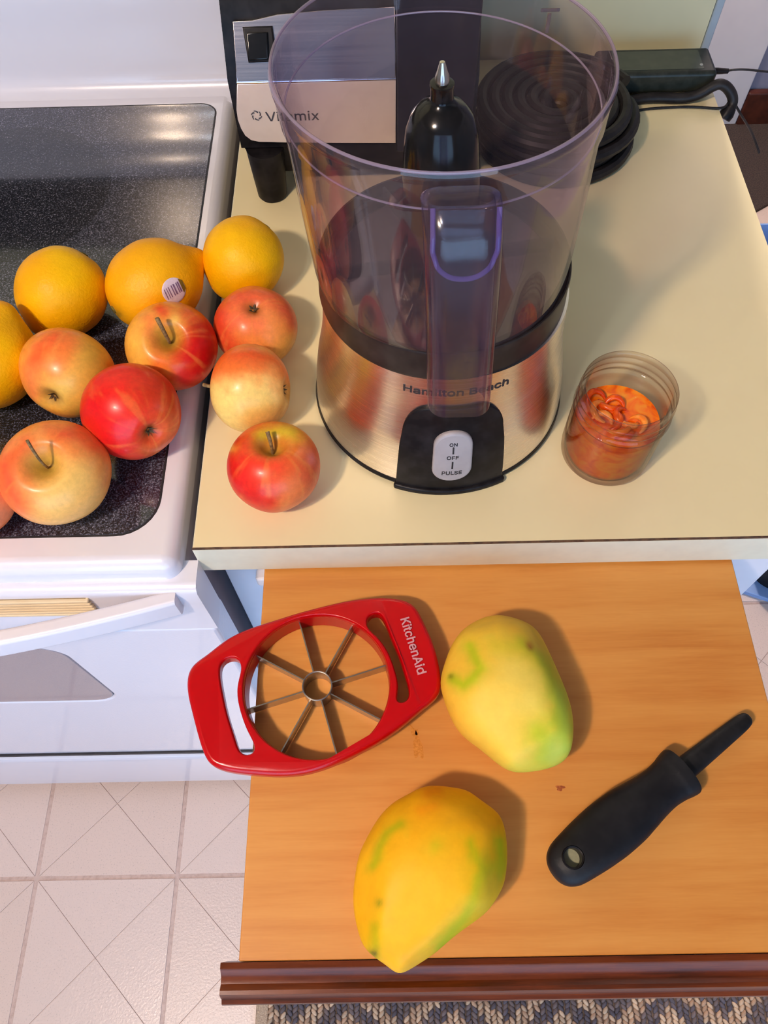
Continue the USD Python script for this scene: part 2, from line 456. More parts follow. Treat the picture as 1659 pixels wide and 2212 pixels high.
part(d, 'knob', lathe([(0, 0), (0.006, 0), (0.006, 0.012), (0.014, 0.018), (0.014, 0.026), (0, 0.030)], 32).apply_transform(trimesh.transformations.rotation_matrix(math.pi / 2, [1, 0, 0])).apply_translation((0.42, 0.0138, 0.60)), mat('brass', (0.75, 0.55, 0.25), 0.3, 1.0, noise=(30.0, (0.7, 0.5, 0.22), 0.4, 0.7)))
gp = aty(567, 1243, 0.024)
part(t, 'board_guide', rbox(gp - [0.006, 0.006, 0.012], gp + [0.005, 0.006, 0.004], 0.003), white_paint, label='small white plastic guide beside the board')

# maple board with long grain
BX0, BX1 = 0.0502, 0.4405
yfront = -0.2815


def wood(name, stops, sx, sy, ring, rough=0.35, coat=0.15, spec=0.5):
    nodes = {'g': ('geometry', {}),
             'm': ('mapping', {'scale': (sx, sy, sy)}), 'n': ('noise_texture', {'scale': 1.0, 'detail': 6.0, 'roughness': 0.6, 'distortion': 0.4}),
             'm2': ('mapping', {'scale': (sx * 6, sy * 9, sy * 9)}), 'n2': ('noise_texture', {'scale': 1.0, 'detail': 4.0, 'roughness': 0.7}),
             'big': ('noise_texture', {'scale': ring, 'detail': 2.0}),
             's': ('math', {'math_type': 'multiply_add', 'value2': 0.3, 'value3': -0.15}), 's2': ('math', {'math_type': 'multiply_add', 'value2': 0.55, 'value3': -0.27}),
             'a': ('math', {'math_type': 'add'}), 'a2': ('math', {'math_type': 'add'}),
             'r': ('rgb_ramp', {'ramp': stops}),
             'p': ('principled_bsdf', {'roughness': rough, 'coat_weight': coat, 'coat_roughness': 0.25, 'specular_ior_level': spec})}
    links = [('g.position', 'm.vector'), ('m.vector', 'n.vector'), ('g.position', 'm2.vector'), ('m2.vector', 'n2.vector'), ('g.position', 'big.vector'),
             ('n2.fac', 's.value1'), ('big.fac', 's2.value1'), ('n.fac', 'a.value1'), ('s.value', 'a.value2'), ('a.value', 'a2.value1'), ('s2.value', 'a2.value2'), ('a2.value', 'r.fac'), ('r.color', 'p.base_color')]
    MATS[name] = usdkit.material(stage, '/World/Looks/' + name, nodes, links, surface='p.BSDF')
    return MATS[name]


maple = wood('maple_board', [(0.25, srgb(194, 120, 46)), (0.45, srgb(208, 139, 62)), (0.6, srgb(214, 148, 70)), (0.8, srgb(202, 130, 54))], 3.0, 36.0, 6.0, 0.45)
walnut = wood('brown_moulding', [(0.25, srgb(50, 22, 8)), (0.5, srgb(92, 40, 14)), (0.75, srgb(116, 56, 22))], 8.0, 120.0, 12.0, 0.30, 0.0, 0.3)
t = thing('pull_out_board', 'honey coloured wooden board pulled out from under the countertop', 'cutting board', (0.245, -0.14, BD - 0.019))
part(t, 'board', rbox((BX0, yfront, BD - 0.019), (BX1, 0.30, BD), 0.0012, 2), maple)
ym = yfront - 0.0003
prof = [(ym, BD - 0.022), (ym, BD + 0.0008), (ym - 0.0035, BD + 0.0012), (ym - 0.0046, BD - 0.0005), (ym - 0.0085, BD - 0.0045), (ym - 0.0125, BD - 0.0052), (ym - 0.0160, BD - 0.0030), (ym - 0.0185, BD - 0.0034), (ym - 0.0205, BD - 0.008), (ym - 0.0215, BD - 0.0115), (ym - 0.0242, BD - 0.0125), (ym - 0.0250, BD - 0.0150), (ym - 0.0245, BD - 0.022)]
part(t, 'front_moulding', extrude_x(prof, 0.0385, 0.4515), walnut, smooth=40, label='dark brown profiled moulding along the front end')
kn = atz(1210, 1702, BD)
mark = mat('wood_knot', srgb(150, 74, 34), 0.45, noise=(700.0, srgb(196, 112, 52), 0.45, 0.62))


def blot(cx, cy, rx, ry, ang, z, seed):
    a = np.linspace(0, 2 * math.pi, 24, endpoint=False)
    r = 1 + 0.25 * np.sin(3 * a + seed) + 0.15 * np.sin(5 * a + 2 * seed)
    p = np.c_[rx * r * np.cos(a), ry * r * np.sin(a)]
    c, s = math.cos(ang), math.sin(ang)
    p = p @ np.array([[c, s], [-s, c]]) + [cx, cy]
    return slab(p, (), z - 0.0005, z + 0.00012, 0)


part(t, 'knot', blot(kn[0], kn[1], 0.0030, 0.0019, 0.1, BD, 1.0), mark, label='small brown knot')
for px, py, rx, ry, an in ((903, 1612, 0.0035, 0.0095, 0.1), (893, 1580, 0.002, 0.004, 0.4)):
    p = atz(px, py, BD)
    part(t, 'stain', blot(p[0], p[1], rx, ry, an, BD, py), mat('juice_stain', srgb(196, 124, 44), 0.3, noise=(500.0, srgb(216, 146, 66), 0.4, 0.6)), label='juice stain beside the red slicer')

# woven rug in front
t = thing('woven_rug', 'chunky woven rug with a grey and tan zigzag pattern under the board', 'rug', (0.3, -0.6, 0.0))
rug_x0, rug_x1, rug_y0, rug_y1 = -0.073, 0.82, -0.62, -0.335
part(t, 'backing', rbox((rug_x0 + 0.006, rug_y0, 0.0002), (rug_x1, rug_y1, 0.006), 0.002, 2), mat('rug_backing', srgb(120, 100, 84), 0.9, noise=(200.0, srgb(96, 80, 70), 0.4, 0.6)), smooth=False)
part(t, 'border', rbox((rug_x0, rug_y0, 0.0002), (rug_x0 + 0.02, rug_y1, 0.010), 0.004), mat('rug_border', srgb(206, 178, 148), 0.9, noise=(500.0, srgb(176, 148, 122), 0.4, 0.6), bump=(600.0, 0.7, 0.002)))
rng = np.random.default_rng(5)
unit = trimesh.creation.icosphere(1, 1.0)
RV, RF, RC = [], [], []
k = 0
cols = [np.array(srgb(*c)) for c in ((206, 176, 146), (184, 150, 122), (112, 98, 96), (92, 84, 90))]
ny = int((rug_y1 - rug_y0) / 0.0075); nx = int((rug_x1 - rug_x0 - 0.02) / 0.0098)
for iy in range(ny):
    for ix in range(nx):
        x = rug_x0 + 0.024 + 0.0098 * ix + rng.uniform(-0.001, 0.001); y = rug_y1 - 0.004 - 0.0075 * iy + (0.00375 if ix % 2 else 0)
        zig = abs(((x - rug_x0) / 0.17 + 0.15) % 1.0 - 0.5) * 2.0
        band = int(np.floor((rug_y1 - y) / 0.032 + zig * 2.6)) % 2
        c = cols[(0 if rng.random() < 0.6 else 1) if band == 0 else (2 if rng.random() < 0.55 else 3)] * rng.uniform(0.8, 1.15)
        ang = 0.6 if ix % 2 else -0.6
        v = unit.vertices * [0.0034, 0.0064, 0.0040]
        v = np.c_[v[:, 0] * math.cos(ang) - v[:, 1] * math.sin(ang), v[:, 0] * math.sin(ang) + v[:, 1] * math.cos(ang), v[:, 2]] + [x, y, 0.0075 + rng.uniform(-0.0008, 0.0008)]
        RV.append(v); RF.append(unit.faces + k); k += len(v); RC.append(np.tile(c, (len(v), 1)))
part(t, 'yarn_loops', tm(np.vstack(RV), np.vstack(RF)), painted('rug_yarn', 0.95, 900.0, 0.25), kind='stuff', paint=np.vstack(RC), label='rows of thick grey and tan yarn loops')
# ------------------------------------------------------------------ electric range
dark_gap = mat('gasket_gap_black', (0.012, 0.012, 0.016), 0.5, noise=(60.0, (0.02, 0.02, 0.025), 0.4, 0.7))
SX0, SX1 = -0.775, -0.0115
t = thing('electric_range', 'white electric range with a dark speckled glass cooktop, left of the counter', 'stove', (-0.39, 0.28, 0))
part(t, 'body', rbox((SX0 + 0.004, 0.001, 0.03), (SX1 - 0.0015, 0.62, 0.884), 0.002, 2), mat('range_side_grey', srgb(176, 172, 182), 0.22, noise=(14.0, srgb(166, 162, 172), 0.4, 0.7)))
glass_out = rrect(-0.755, 0.0135, -0.0305, 0.560, [0.018, 0.018, 0.032, 0.032])
part(t, 'cooktop_frame', slab(rrect(SX0, -0.0165, SX1, 0.585, 0.012), (), 0.882, 0.9120, 0.0115, 0.004, steps=6), white_enamel, smooth=40)
part(t, 'glass_seal', slab(offset_ring(glass_out, -0.0016), (), 0.905, 0.9122, 0), dark_gap, smooth=False)
nodes = {'g': ('geometry', {}), 'v': ('noise_texture', {'scale': 620.0, 'detail': 2.0, 'roughness': 0.7}), 'v2': ('noise_texture', {'scale': 1500.0, 'detail': 1.0}),
         'a': ('math', {'math_type': 'multiply_add', 'value2': 0.5, 'value3': 0.0}),
         'r': ('rgb_ramp', {'ramp': [(0.60, (0.007, 0.009, 0.016)), (0.74, (0.022, 0.025, 0.040)), (0.88, (0.10, 0.10, 0.135)), (0.96, (0.24, 0.235, 0.29))]}),
         'p': ('principled_bsdf', {'roughness': 0.12, 'coat_weight': 0.5, 'coat_roughness': 0.05})}
HOB = usdkit.material(stage, '/World/Looks/speckled_glass', nodes, [('g.position', 'v.vector'), ('g.position', 'v2.vector'), ('v2.fac', 'a.value1'), ('v.fac', 'a.value3'), ('a.value', 'r.fac'), ('r.color', 'p.base_color')], surface='p.BSDF')
nodes = {**nodes, 'r': ('rgb_ramp', {'ramp': [(0.62, (0.005, 0.006, 0.011)), (0.78, (0.014, 0.016, 0.024)), (0.90, (0.07, 0.07, 0.09)), (0.96, (0.20, 0.195, 0.24))]})}
HOB2 = usdkit.material(stage, '/World/Looks/burner_glass', nodes, [('g.position', 'v.vector'), ('g.position', 'v2.vector'), ('v2.fac', 'a.value1'), ('v.fac', 'a.value3'), ('a.value', 'r.fac'), ('r.color', 'p.base_color')], surface='p.BSDF')
part(t, 'glass_cooktop', slab(glass_out, (), 0.906, GL - 0.0001, 0.0004, 0, steps=1), HOB)
for (bx, by, br) in ((-0.235, 0.42, 0.105), (-0.215, 0.135, 0.085)):
    aa = np.linspace(0, 2 * math.pi, 96, endpoint=False)
    part(t, 'burner', slab(np.c_[bx + br * np.cos(aa), by + br * np.sin(aa)], (), 0.911, GL, 0), HOB2, smooth=False, label='darker round burner zone')
# backguard: cove, sloping white panel, dark console above
pr = curve([(0.566, 0.9115), (0.578, 0.9135), (0.587, 0.922), (0.590, 0.938), (0.594, 0.985), (0.598, 1.028), (0.6035, 1.038), (0.612, 1.0405)], 40)
pr = np.vstack([pr, [(0.632, 1.0405), (0.632, 0.905), (0.566, 0.905)]])
part(t, 'backguard', extrude_x(pr, SX0, SX1 + 0.0015), white_enamel, smooth=40)
part(t, 'control_console', rbox((SX0 + 0.002, 0.606, 1.040), (SX1 - 0.006, 0.632, 1.16), 0.006), mat('console_black', (0.02, 0.016, 0.015), 0.2, noise=(20.0, (0.03, 0.024, 0.02), 0.4, 0.7)))
# door top trim with vent, oven door, window, handle, drawer
DY = -0.026
tr = [(0.0, 0.802), (DY, 0.802), (DY - 0.0005, 0.862), (DY - 0.0005, 0.882), (DY + 0.002, 0.8880), (DY + 0.008, 0.8900), (0.0, 0.8900)]
part(t, 'door_top_trim', extrude_x(tr, SX0 + 0.006, SX1 + 0.012), white_enamel, smooth=50)
vx0, vx1 = -0.52, float(aty(203, 1300, DY)[0])
part(t, 'vent', rbox((vx0, DY - 0.0012, 0.847), (vx1 - 0.003, DY + 0.004, 0.880), 0.0008, 2), mat('vent_shade', srgb(150, 128, 96), 0.5, noise=(30.0, srgb(140, 118, 88), 0.4, 0.7)))
for k in range(6):
    z = 0.8490 + k * 0.0054
    part(t, 'louvre', rbox((vx0 + 0.001, DY - 0.0042, z), (vx1 - 0.001, DY + 0.001, z + 0.0033), 0.0012, 2), mat('vent_cream', srgb(228, 208, 172), 0.45, noise=(30.0, srgb(220, 198, 160), 0.4, 0.7)))
DZ0, DZ1 = 0.272, 0.801
wx1 = float(aty(158, 1430, DY)[0])
hole = rrect(-0.785 - wx1, 0.565, wx1, 0.757, 0.032)
dmesh = face_y(slab(rrect(SX0 + 0.006, DZ0, SX1 + 0.0105, DZ1, 0.006), [hole], -0.010, 0.020, 0.004), DY + 0.020); dmesh.invert()
door = part(t, 'oven_door', dmesh, white_textured)
wm = face_y(slab(offset_ring(hole, 0.0003), (), 0.0, 0.0172, 0.001), DY + 0.018); wm.invert()
part(door, 'window', wm, mat('oven_window', srgb(150, 140, 146), 0.10, noise=(900.0, srgb(138, 130, 138), 0.4, 0.7), coat_weight=0.6, coat_roughness=0.04), label='grey glass window')
part(t, 'door_gasket', box((SX0 + 0.010, -0.0092, 0.28), (SX1 - 0.0017, 0.0005, 0.88)), dark_gap, smooth=False)
part(t, 'door_gap_shade', box((SX0 + 0.008, DY - 0.0022, 0.2635), (SX1 + 0.006, -0.002, 0.2715)), dark_gap, smooth=False, label='thin black strip painted as the shaded gap under the oven door')  # added black strip stands in for the shadow line between door and drawer
part(t, 'door_liner', rbox((SX0 + 0.012, -0.0145, 0.28), (SX1 + 0.0012, -0.0095, 0.80), 0.002, 2), mat('liner_grey', srgb(120, 120, 130), 0.4, noise=(20.0, srgb(74, 74, 82), 0.4, 0.7)))
# bowed handle: from both ends of the door it swings outwards
n = 61
xs = np.linspace(SX0 + 0.030, -0.0165, n); u = (xs - xs.mean()) / (np.ptp(xs) / 2)
yc = DY - 0.002 - 0.054 * (1 - np.abs(u) ** 1.9)
sec = rrect(-0.0068, -0.0140, 0.0068, 0.0140, [0.004, 0.004, 0.005, 0.0066], 5)
V = np.concatenate([np.c_[np.full(len(sec), xs[i]), yc[i] + sec[:, 0], 0.8705 + sec[:, 1]] for i in range(n)])
m_ = len(sec); F = []
i, j = np.meshgrid(np.arange(n - 1), np.arange(m_), indexing='ij'); i, j = i.ravel(), j.ravel(); j2 = (j + 1) % m_
F = [np.stack([i * m_ + j, (i + 1) * m_ + j, (i + 1) * m_ + j2], 1), np.stack([i * m_ + j, (i + 1) * m_ + j2, i * m_ + j2], 1)]
for e, o in ((0, 1), (n - 1, -1)):
    tri = np.stack([np.full(m_ - 2, e * m_), e * m_ + np.arange(1, m_ - 1), e * m_ + np.arange(2, m_)], 1)
    F.append(tri[:, ::-1] if o > 0 else tri)
hm = tm(V, np.vstack(F))
if hm.volume < 0:
    hm.invert()
part(t, 'handle', hm, mat('handle_white', srgb(228, 224, 230), 0.3, noise=(12.0, srgb(222, 218, 226), 0.4, 0.7)), smooth=40)
pr = [(0.0, 0.035), (-0.030, 0.035), (-0.032, 0.10), (-0.0335, 0.245), (-0.031, 0.256), (-0.022, 0.262), (0.0, 0.262)]
part(t, 'storage_drawer', extrude_x(pr, SX0 + 0.006, SX1 - 0.001), white_enamel, smooth=40)
part(t, 'kick_plate', box((SX0 + 0.02, 0.01, 0.0), (SX1 - 0.01, 0.55, 0.035)), dark_gap, smooth=False)
rng = np.random.default_rng(11)
rust = mat('rust_spot', srgb(110, 58, 34), 0.8, noise=(300.0, srgb(80, 44, 30), 0.4, 0.6))
# ------------------------------------------------------------------ fruit
APPLE = painted('apple_skin', 0.33, 260.0, 0.12, coat=0.06, spec=0.28)
LEMON = painted('lemon_peel', 0.46, 120.0, 0.05, bump=(420.0, 0.30, 0.0012), coat=0.0, spec=0.25)
STEM = mat('apple_stem', srgb(104, 78, 44), 0.7, noise=(400.0, srgb(150, 120, 70), 0.4, 0.65))
CALYX = mat('apple_calyx', srgb(92, 70, 40), 0.9, noise=(600.0, srgb(58, 46, 30), 0.35, 0.65))


def place(cx, cy, width, surf, hz):
    """centre and radius of a round thing of that outline resting on the height surf."""
    R = 0.04
    for _ in range(25):
        C = atz(cx, cy, surf + hz * R); R = width / 2 * np.dot(C - EYE, AX[2]) / FOCAL
    return C, R


def facing(C, R, px, py):
    """unit direction from the centre to the point of the round thing seen there."""
    d = ray(px, py); d = d / np.linalg.norm(d); o = EYE - C
    b = np.dot(o, d); c = np.dot(o, o) - R * R; disc = b * b - c
    s = -b - math.sqrt(disc) if disc > 0 else -b
    p = o + d * s
    return p / np.linalg.norm(p)


def revolve_body(rz, n=112):
    rz = np.asarray(rz); m = len(rz)
    a = np.arange(n) * 2 * math.pi / n
    V = [np.array([[0, 0, rz[0][1]]])]
    for r, z in rz[1:-1]:
        V.append(np.c_[r * np.cos(a), r * np.sin(a), np.full(n, z)])
    V.append(np.array([[0, 0, rz[-1][1]]])); V = np.vstack(V)
    F = []
    i = np.arange(n); i2 = (i + 1) % n
    F.append(np.stack([np.zeros(n, int), 1 + i2, 1 + i], 1) if rz[0][1] < rz[-1][1] else np.stack([np.zeros(n, int), 1 + i, 1 + i2], 1))
    for k in range(m - 3):
        A, B, C, D = 1 + k * n + i, 1 + k * n + i2, 1 + (k + 1) * n + i2, 1 + (k + 1) * n + i
        F += [np.stack([A, B, C], 1), np.stack([A, C, D], 1)] if rz[0][1] < rz[-1][1] else [np.stack([A, C, B], 1), np.stack([A, D, C], 1)]
    L = len(V) - 1; base = 1 + (m - 3) * n
    F.append(np.stack([np.full(n, L), base + i, base + i2], 1) if rz[0][1] < rz[-1][1] else np.stack([np.full(n, L), base + i2, base + i], 1))
    M = tm(V, np.vstack(F))
    if M.volume < 0:
        M.invert()
    return M


def blend(col, c2, w):
    w = np.clip(w, 0, 1)[:, None]
    return col * (1 - w) + np.asarray(c2) * w


def brush(col, P, N, strokes):
    """natural colour patches of the fruit's skin: (polyline seen in the photograph, half width, colour, strength), only on the side one sees there."""
    uv = topix(P); view = EYE - P; view /= np.linalg.norm(view, axis=1, keepdims=True)
    front = np.clip((N * view).sum(1) * 6 + 0.7, 0, 1)
    wob = (meshkit.fbm(P * 160, 3, 3) - 0.5)
    for line, hw, c, s in strokes:
        line = np.atleast_2d(np.asarray(line, float))
        d = np.full(len(P), 1e9)
        if len(line) == 1:
            d = np.hypot(*(uv - line[0]).T)
        for a, b in zip(line[:-1], line[1:]):
            ab = b - a; tt = np.clip(((uv - a) @ ab) / max(ab @ ab, 1e-9), 0, 1)
            d = np.minimum(d, np.hypot(*(uv - (a + tt[:, None] * ab)).T))
        d = d * (1 + 0.9 * wob)
        w = (0.72 * np.exp(-(d / hw) ** 2) + 0.28 * np.exp(-(d / (2.2 * hw)) ** 2)) * s * front
        col = blend(col, c, w)
    return col


YEL, RED, ORA, GRN, PINK = (np.array(srgb(*c)) for c in ((244, 206, 104), (210, 5, 18), (240, 112, 40), (190, 176, 60), (226, 46, 48)))
DEEP = np.array(srgb(174, 3, 12)); PALE = np.array(srgb(246, 214, 120)); BRN = np.array(srgb(140, 96, 40))
APPLES = []


def apple(name_label, px, w, surf, axis_px, end, base, strokes, spin=0.0, stem=(0.020, 0.25, 1.0), flat=0.90, lean=None, group='apples beside the food processor'):
    cx, cy = px
    C, R = place(cx, cy, w, surf, flat)
    if lean is not None:
        ax = np.asarray(lean, float); ax /= np.linalg.norm(ax)
    else:
        dirv = facing(C, R * 0.93, *axis_px); ax = dirv if end == 'stem' else -dirv
    t = np.linspace(math.pi, 0, 72)
    r = R * np.sin(t) ** 0.94 * (1 + 0.055 * np.cos(t)); r[0] = r[-1] = 0
    z = R * 0.90 * np.cos(t) * np.where(np.cos(t) > 0, 1.0, 0.98)
    z = z - np.where(np.cos(t) > 0, 0.44 * R * np.exp(-(r / (0.29 * R)) ** 2), 0)
    z = z + np.where(np.cos(t) < 0, 0.20 * R * np.exp(-(r / (0.23 * R)) ** 2), 0)
    rz = list(zip(r, z))
    M = revolve_body(rz)
    a = np.arctan2(M.vertices[:, 1], M.vertices[:, 0]); zz = M.vertices[:, 2] / R
    lob = 1 + 0.018 * np.cos(5 * a + spin) * np.clip(-zz + 0.2, 0, 1) + 0.015 * np.cos(2 * a + spin * 2)
    V = M.vertices * np.c_[lob, lob, 1 + 0.03 * np.cos(a + spin)]
    rot = rot_to(ax)
    Vw = V @ rot.T
    low = Vw[:, 2].min(); C = np.array([C[0], C[1], surf - low + 0.0001])
    P = Vw + C
    M.vertices = P; N = M.vertex_normals
    col = np.tile(np.asarray(base, float), (len(P), 1))
    streak = meshkit.fbm(np.c_[np.cos(a) * 7, np.sin(a) * 7, zz * 1.5] + spin * 10, 4, 7) - 0.5
    blush = np.clip(0.5 + 1.5 * (meshkit.fbm(V / R * 1.3 + spin * 3, 3, 2) - 0.5) * 2 + streak, 0, 1)
    view = EYE - P; view /= np.linalg.norm(view, axis=1, keepdims=True)
    hidden = np.clip(0.6 - (N * view).sum(1) * 2, 0, 1)
    col = blend(col, ORA * 0.8 + RED * 0.2, blush * hidden * 0.7)
    col = brush(col, P, N, strokes)
    col = blend(col, ORA, np.clip(streak * 0.7, 0, 0.16) * (col[:, 1] < 0.35))
    col = blend(col, YEL, np.clip(streak - 0.12, 0, 0.10))
    rr = np.hypot(V[:, 0], V[:, 1]) / R
    if end == 'stem' or True:
        col = blend(col, GRN * 0.8, np.exp(-(rr / 0.30) ** 2) * (zz > 0) * 0.75)
        col = blend(col, BRN, np.exp(-(rr / 0.10) ** 2) * (zz > 0) * 0.8)
    col = blend(col, BRN * 0.7, np.exp(-(rr / 0.17) ** 2) * (zz < 0) * 0.9)
    th = thing('apple', name_label, 'apple', (C[0], C[1], surf), group=group)
    part(th, 'body', M, APPLE, paint=np.clip(col, 0, 1))
    L, bend, rad = stem
    z0 = z[-1]
    if L:
        pts = np.array([[0, 0, z0 - 0.002], [0.001, 0, z0 + L * 0.4], [bend * L * 0.5, 0, z0 + L * 0.75], [bend * L, 0, z0 + L]])
        c_, s_ = math.cos(spin), math.sin(spin)
        pts = np.c_[pts[:, 0] * c_, pts[:, 0] * s_, pts[:, 2]]
        path = curve(pts @ rot.T + C, 20)
        part(th, 'stem', tube(path, np.linspace(0.0011, 0.0016, 20) * rad), STEM)
    # calyx: five dry sepals in the lower hollow
    sep = []
    zb = z[0]
    for k in range(5):
        an = k * 2 * math.pi / 5 + spin
        q = np.array([[0, 0, zb + 0.0005], [0.0018, 0.0012, zb - 0.0012], [0.0042, 0.0, zb - 0.0042], [0.0018, -0.0012, zb - 0.0012]])
        q = np.c_[q[:, 0] * math.cos(an) - q[:, 1] * math.sin(an), q[:, 0] * math.sin(an) + q[:, 1] * math.cos(an), q[:, 2]] * 1.0
        top = q + [0, 0, 0.0006]
        sep.append(trimesh.convex.convex_hull(np.vstack([q, top])))
    cal = trimesh.util.concatenate(sep); cal.vertices = cal.vertices @ rot.T + C
    part(th, 'calyx', cal, CALYX, smooth=False)
    APPLES.append((C, R))
    return C, R


apple('reddish orange apple, calyx end up, touching the round lemon on the countertop', (552, 702), 177, CT, (545, 655), 'calyx', ORA * 0.75 + YEL * 0.25,
      [([(475, 680), (480, 730), (500, 760)], 30, RED, 0.85), ([(520, 640), (600, 650)], 26, PINK, 0.7), ([(575, 690), (560, 740)], 28, np.array(srgb(240, 150, 80)), 0.7), ([(505, 690), (560, 700)], 18, np.array(srgb(246, 110, 80)), 0.6),
       ([(630, 740), (610, 770)], 26, np.array(srgb(206, 160, 70)), 0.7), ([(620, 660), (636, 700)], 16, PINK * 0.8, 0.7)], spin=0.4, stem=(0, 0, 0))
apple('pale yellow apple with a red-orange cap, just behind the big shiny red apple', (545, 841), 190, CT, None, 'stem', PALE,
      [([(480, 775), (540, 765), (600, 785), (632, 815)], 24, np.array(srgb(238, 80, 30)), 1.0), ([(465, 795), (520, 785), (600, 795)], 22, np.array(srgb(240, 96, 36)), 0.8), ([(465, 790), (500, 790)], 20, ORA, 0.7), ([(590, 800), (620, 850)], 20, np.array(srgb(244, 170, 90)), 0.6),
       ([(545, 890), (600, 890)], 26, np.array(srgb(246, 190, 90)), 0.6), ([(632, 840), (636, 890)], 12, np.array(srgb(150, 120, 40)), 0.7), ([(635, 900)], 20, np.array(srgb(200, 110, 60)), 0.6)], spin=1.3, stem=(0.026, 0.1, 1.0), lean=(-0.985, 0.13, -0.10), flat=0.97)
apple('big shiny red apple nearest the front of the countertop with its short stem up', (591, 1006), 202, CT, (585, 945), 'stem', ORA * 0.6 + RED * 0.4,
      [([(505, 990), (520, 1050), (560, 1085)], 52, RED, 0.97), ([(505, 935), (540, 925), (570, 910)], 22, np.array(srgb(226, 40, 20)), 0.9), ([(560, 1010), (590, 1000)], 34, np.array(srgb(246, 50, 40)), 0.8),
       ([(640, 1050), (620, 1090)], 30, np.array(srgb(244, 140, 78)), 0.75), ([(500, 968)], 9, np.array(srgb(244, 170, 70)), 0.9), ([(650, 950), (675, 990), (680, 1030)], 30, np.array(srgb(206, 70, 44)), 0.8), ([(630, 925), (650, 945)], 22, np.array(srgb(240, 150, 50)), 0.75),
       ([(565, 940), (610, 930), (630, 935)], 16, np.array(srgb(206, 184, 40)), 0.8), ([(580, 1082)], 14, np.array(srgb(216, 30, 24)), 0.8)], spin=1.9, stem=(0.017, 0.5, 1.0))
apple('bright red and yellow apple with thick brown stem, below the stickered lemon', (372, 750), 191, GL, (360, 728), 'stem', np.array(srgb(244, 176, 70)),
      [([(410, 770), (440, 720), (440, 800), (400, 815)], 46, RED, 1.0), ([(385, 760), (420, 740)], 26, RED, 0.9), ([(440, 700), (462, 760)], 30, DEEP, 0.8), ([(345, 668), (355, 675)], 13, np.array(srgb(232, 50, 24)), 0.9),
       ([(325, 690), (322, 720), (345, 765)], 14, np.array(srgb(246, 120, 60)), 0.75), ([(400, 680), (430, 685)], 14, np.array(srgb(236, 90, 40)), 0.8), ([(345, 780), (335, 800)], 13, np.array(srgb(246, 110, 40)), 0.8), ([(290, 740), (300, 780)], 18, np.array(srgb(244, 190, 80)), 0.8), ([(378, 690)], 11, np.array(srgb(244, 190, 90)), 0.8)], spin=2.5, stem=(0.026, 0.55, 1.15))
apple('yellow apple with orange-red shoulder, its calyx low at the front, touching the deep red apple', (150, 815), 196, GL, (112, 876), 'calyx', np.array(srgb(238, 190, 80)),
      [([(75, 780), (90, 750), (120, 730)], 26, np.array(srgb(236, 66, 30)), 0.9), ([(125, 760), (150, 740), (120, 795)], 30, np.array(srgb(244, 110, 50)), 0.85), ([(62, 810), (72, 850)], 20, np.array(srgb(246, 112, 60)), 0.8),
       ([(195, 760), (210, 790)], 22, np.array(srgb(214, 168, 60)), 0.7), ([(145, 840), (125, 850)], 26, np.array(srgb(240, 210, 110)), 0.9), ([(238, 790), (245, 810)], 12, np.array(srgb(240, 110, 30)), 0.8), ([(110, 895), (150, 905)], 14, np.array(srgb(226, 140, 40)), 0.8)], spin=0.9, stem=(0.024, 0.15, 1.0))
apple('deep red apple, dark calyx to the front right, at the corner of the cooktop', (291, 900), 210, GL, (336, 948), 'calyx', np.array(srgb(228, 70, 40)),
      [([(210, 860), (235, 910), (260, 960)], 60, RED, 1.0), ([(280, 840), (300, 900)], 50, np.array(srgb(240, 34, 32)), 0.85), ([(370, 900), (380, 950), (350, 985)], 34, np.array(srgb(228, 110, 56)), 0.85), ([(330, 850), (370, 870)], 30, np.array(srgb(206, 56, 26)), 0.8),
       ([(310, 975), (290, 985)], 14, np.array(srgb(190, 110, 40)), 0.6), ([(265, 970), (300, 990)], 16, np.array(srgb(232, 40, 50)), 0.6)], spin=0.2, stem=(0, 0, 0))
apple('large yellow-orange apple with a curved thin stem, at the front of the cooktop', (122, 1022), 228, GL, (84, 996), 'stem', np.array(srgb(240, 172, 92)),
      [([(15, 1010), (22, 1060), (45, 1090)], 30, np.array(srgb(236, 60, 40)), 0.9), ([(35, 985), (60, 960)], 22, np.array(srgb(232, 84, 44)), 0.85), ([(120, 940), (170, 940), (205, 965)], 24, np.array(srgb(232, 66, 40)), 0.9), ([(130, 965), (160, 975)], 22, np.array(srgb(240, 112, 50)), 0.8),
       ([(215, 990), (228, 1040)], 18, np.array(srgb(222, 124, 60)), 0.8), ([(150, 1050), (110, 1080), (170, 1030)], 40, np.array(srgb(240, 196, 104)), 0.75), ([(50, 1020), (62, 1050)], 16, np.array(srgb(246, 130, 70)), 0.7)], spin=2.2, stem=(0.034, 0.35, 0.75))
apple('orange-red apple cut off by the left border of the photo', (-72, 1066), 206, GL, (-110, 1030), 'stem', np.array(srgb(238, 120, 66)),
      [([(10, 1010), (0, 1040)], 26, RED, 0.8), ([(15, 1100), (5, 1080)], 24, np.array(srgb(240, 160, 110)), 0.7)], spin=1.1, stem=(0.02, 0.3, 1.0))

LYEL, LORA = np.array(srgb(246, 190, 0)), np.array(srgb(240, 158, 0))


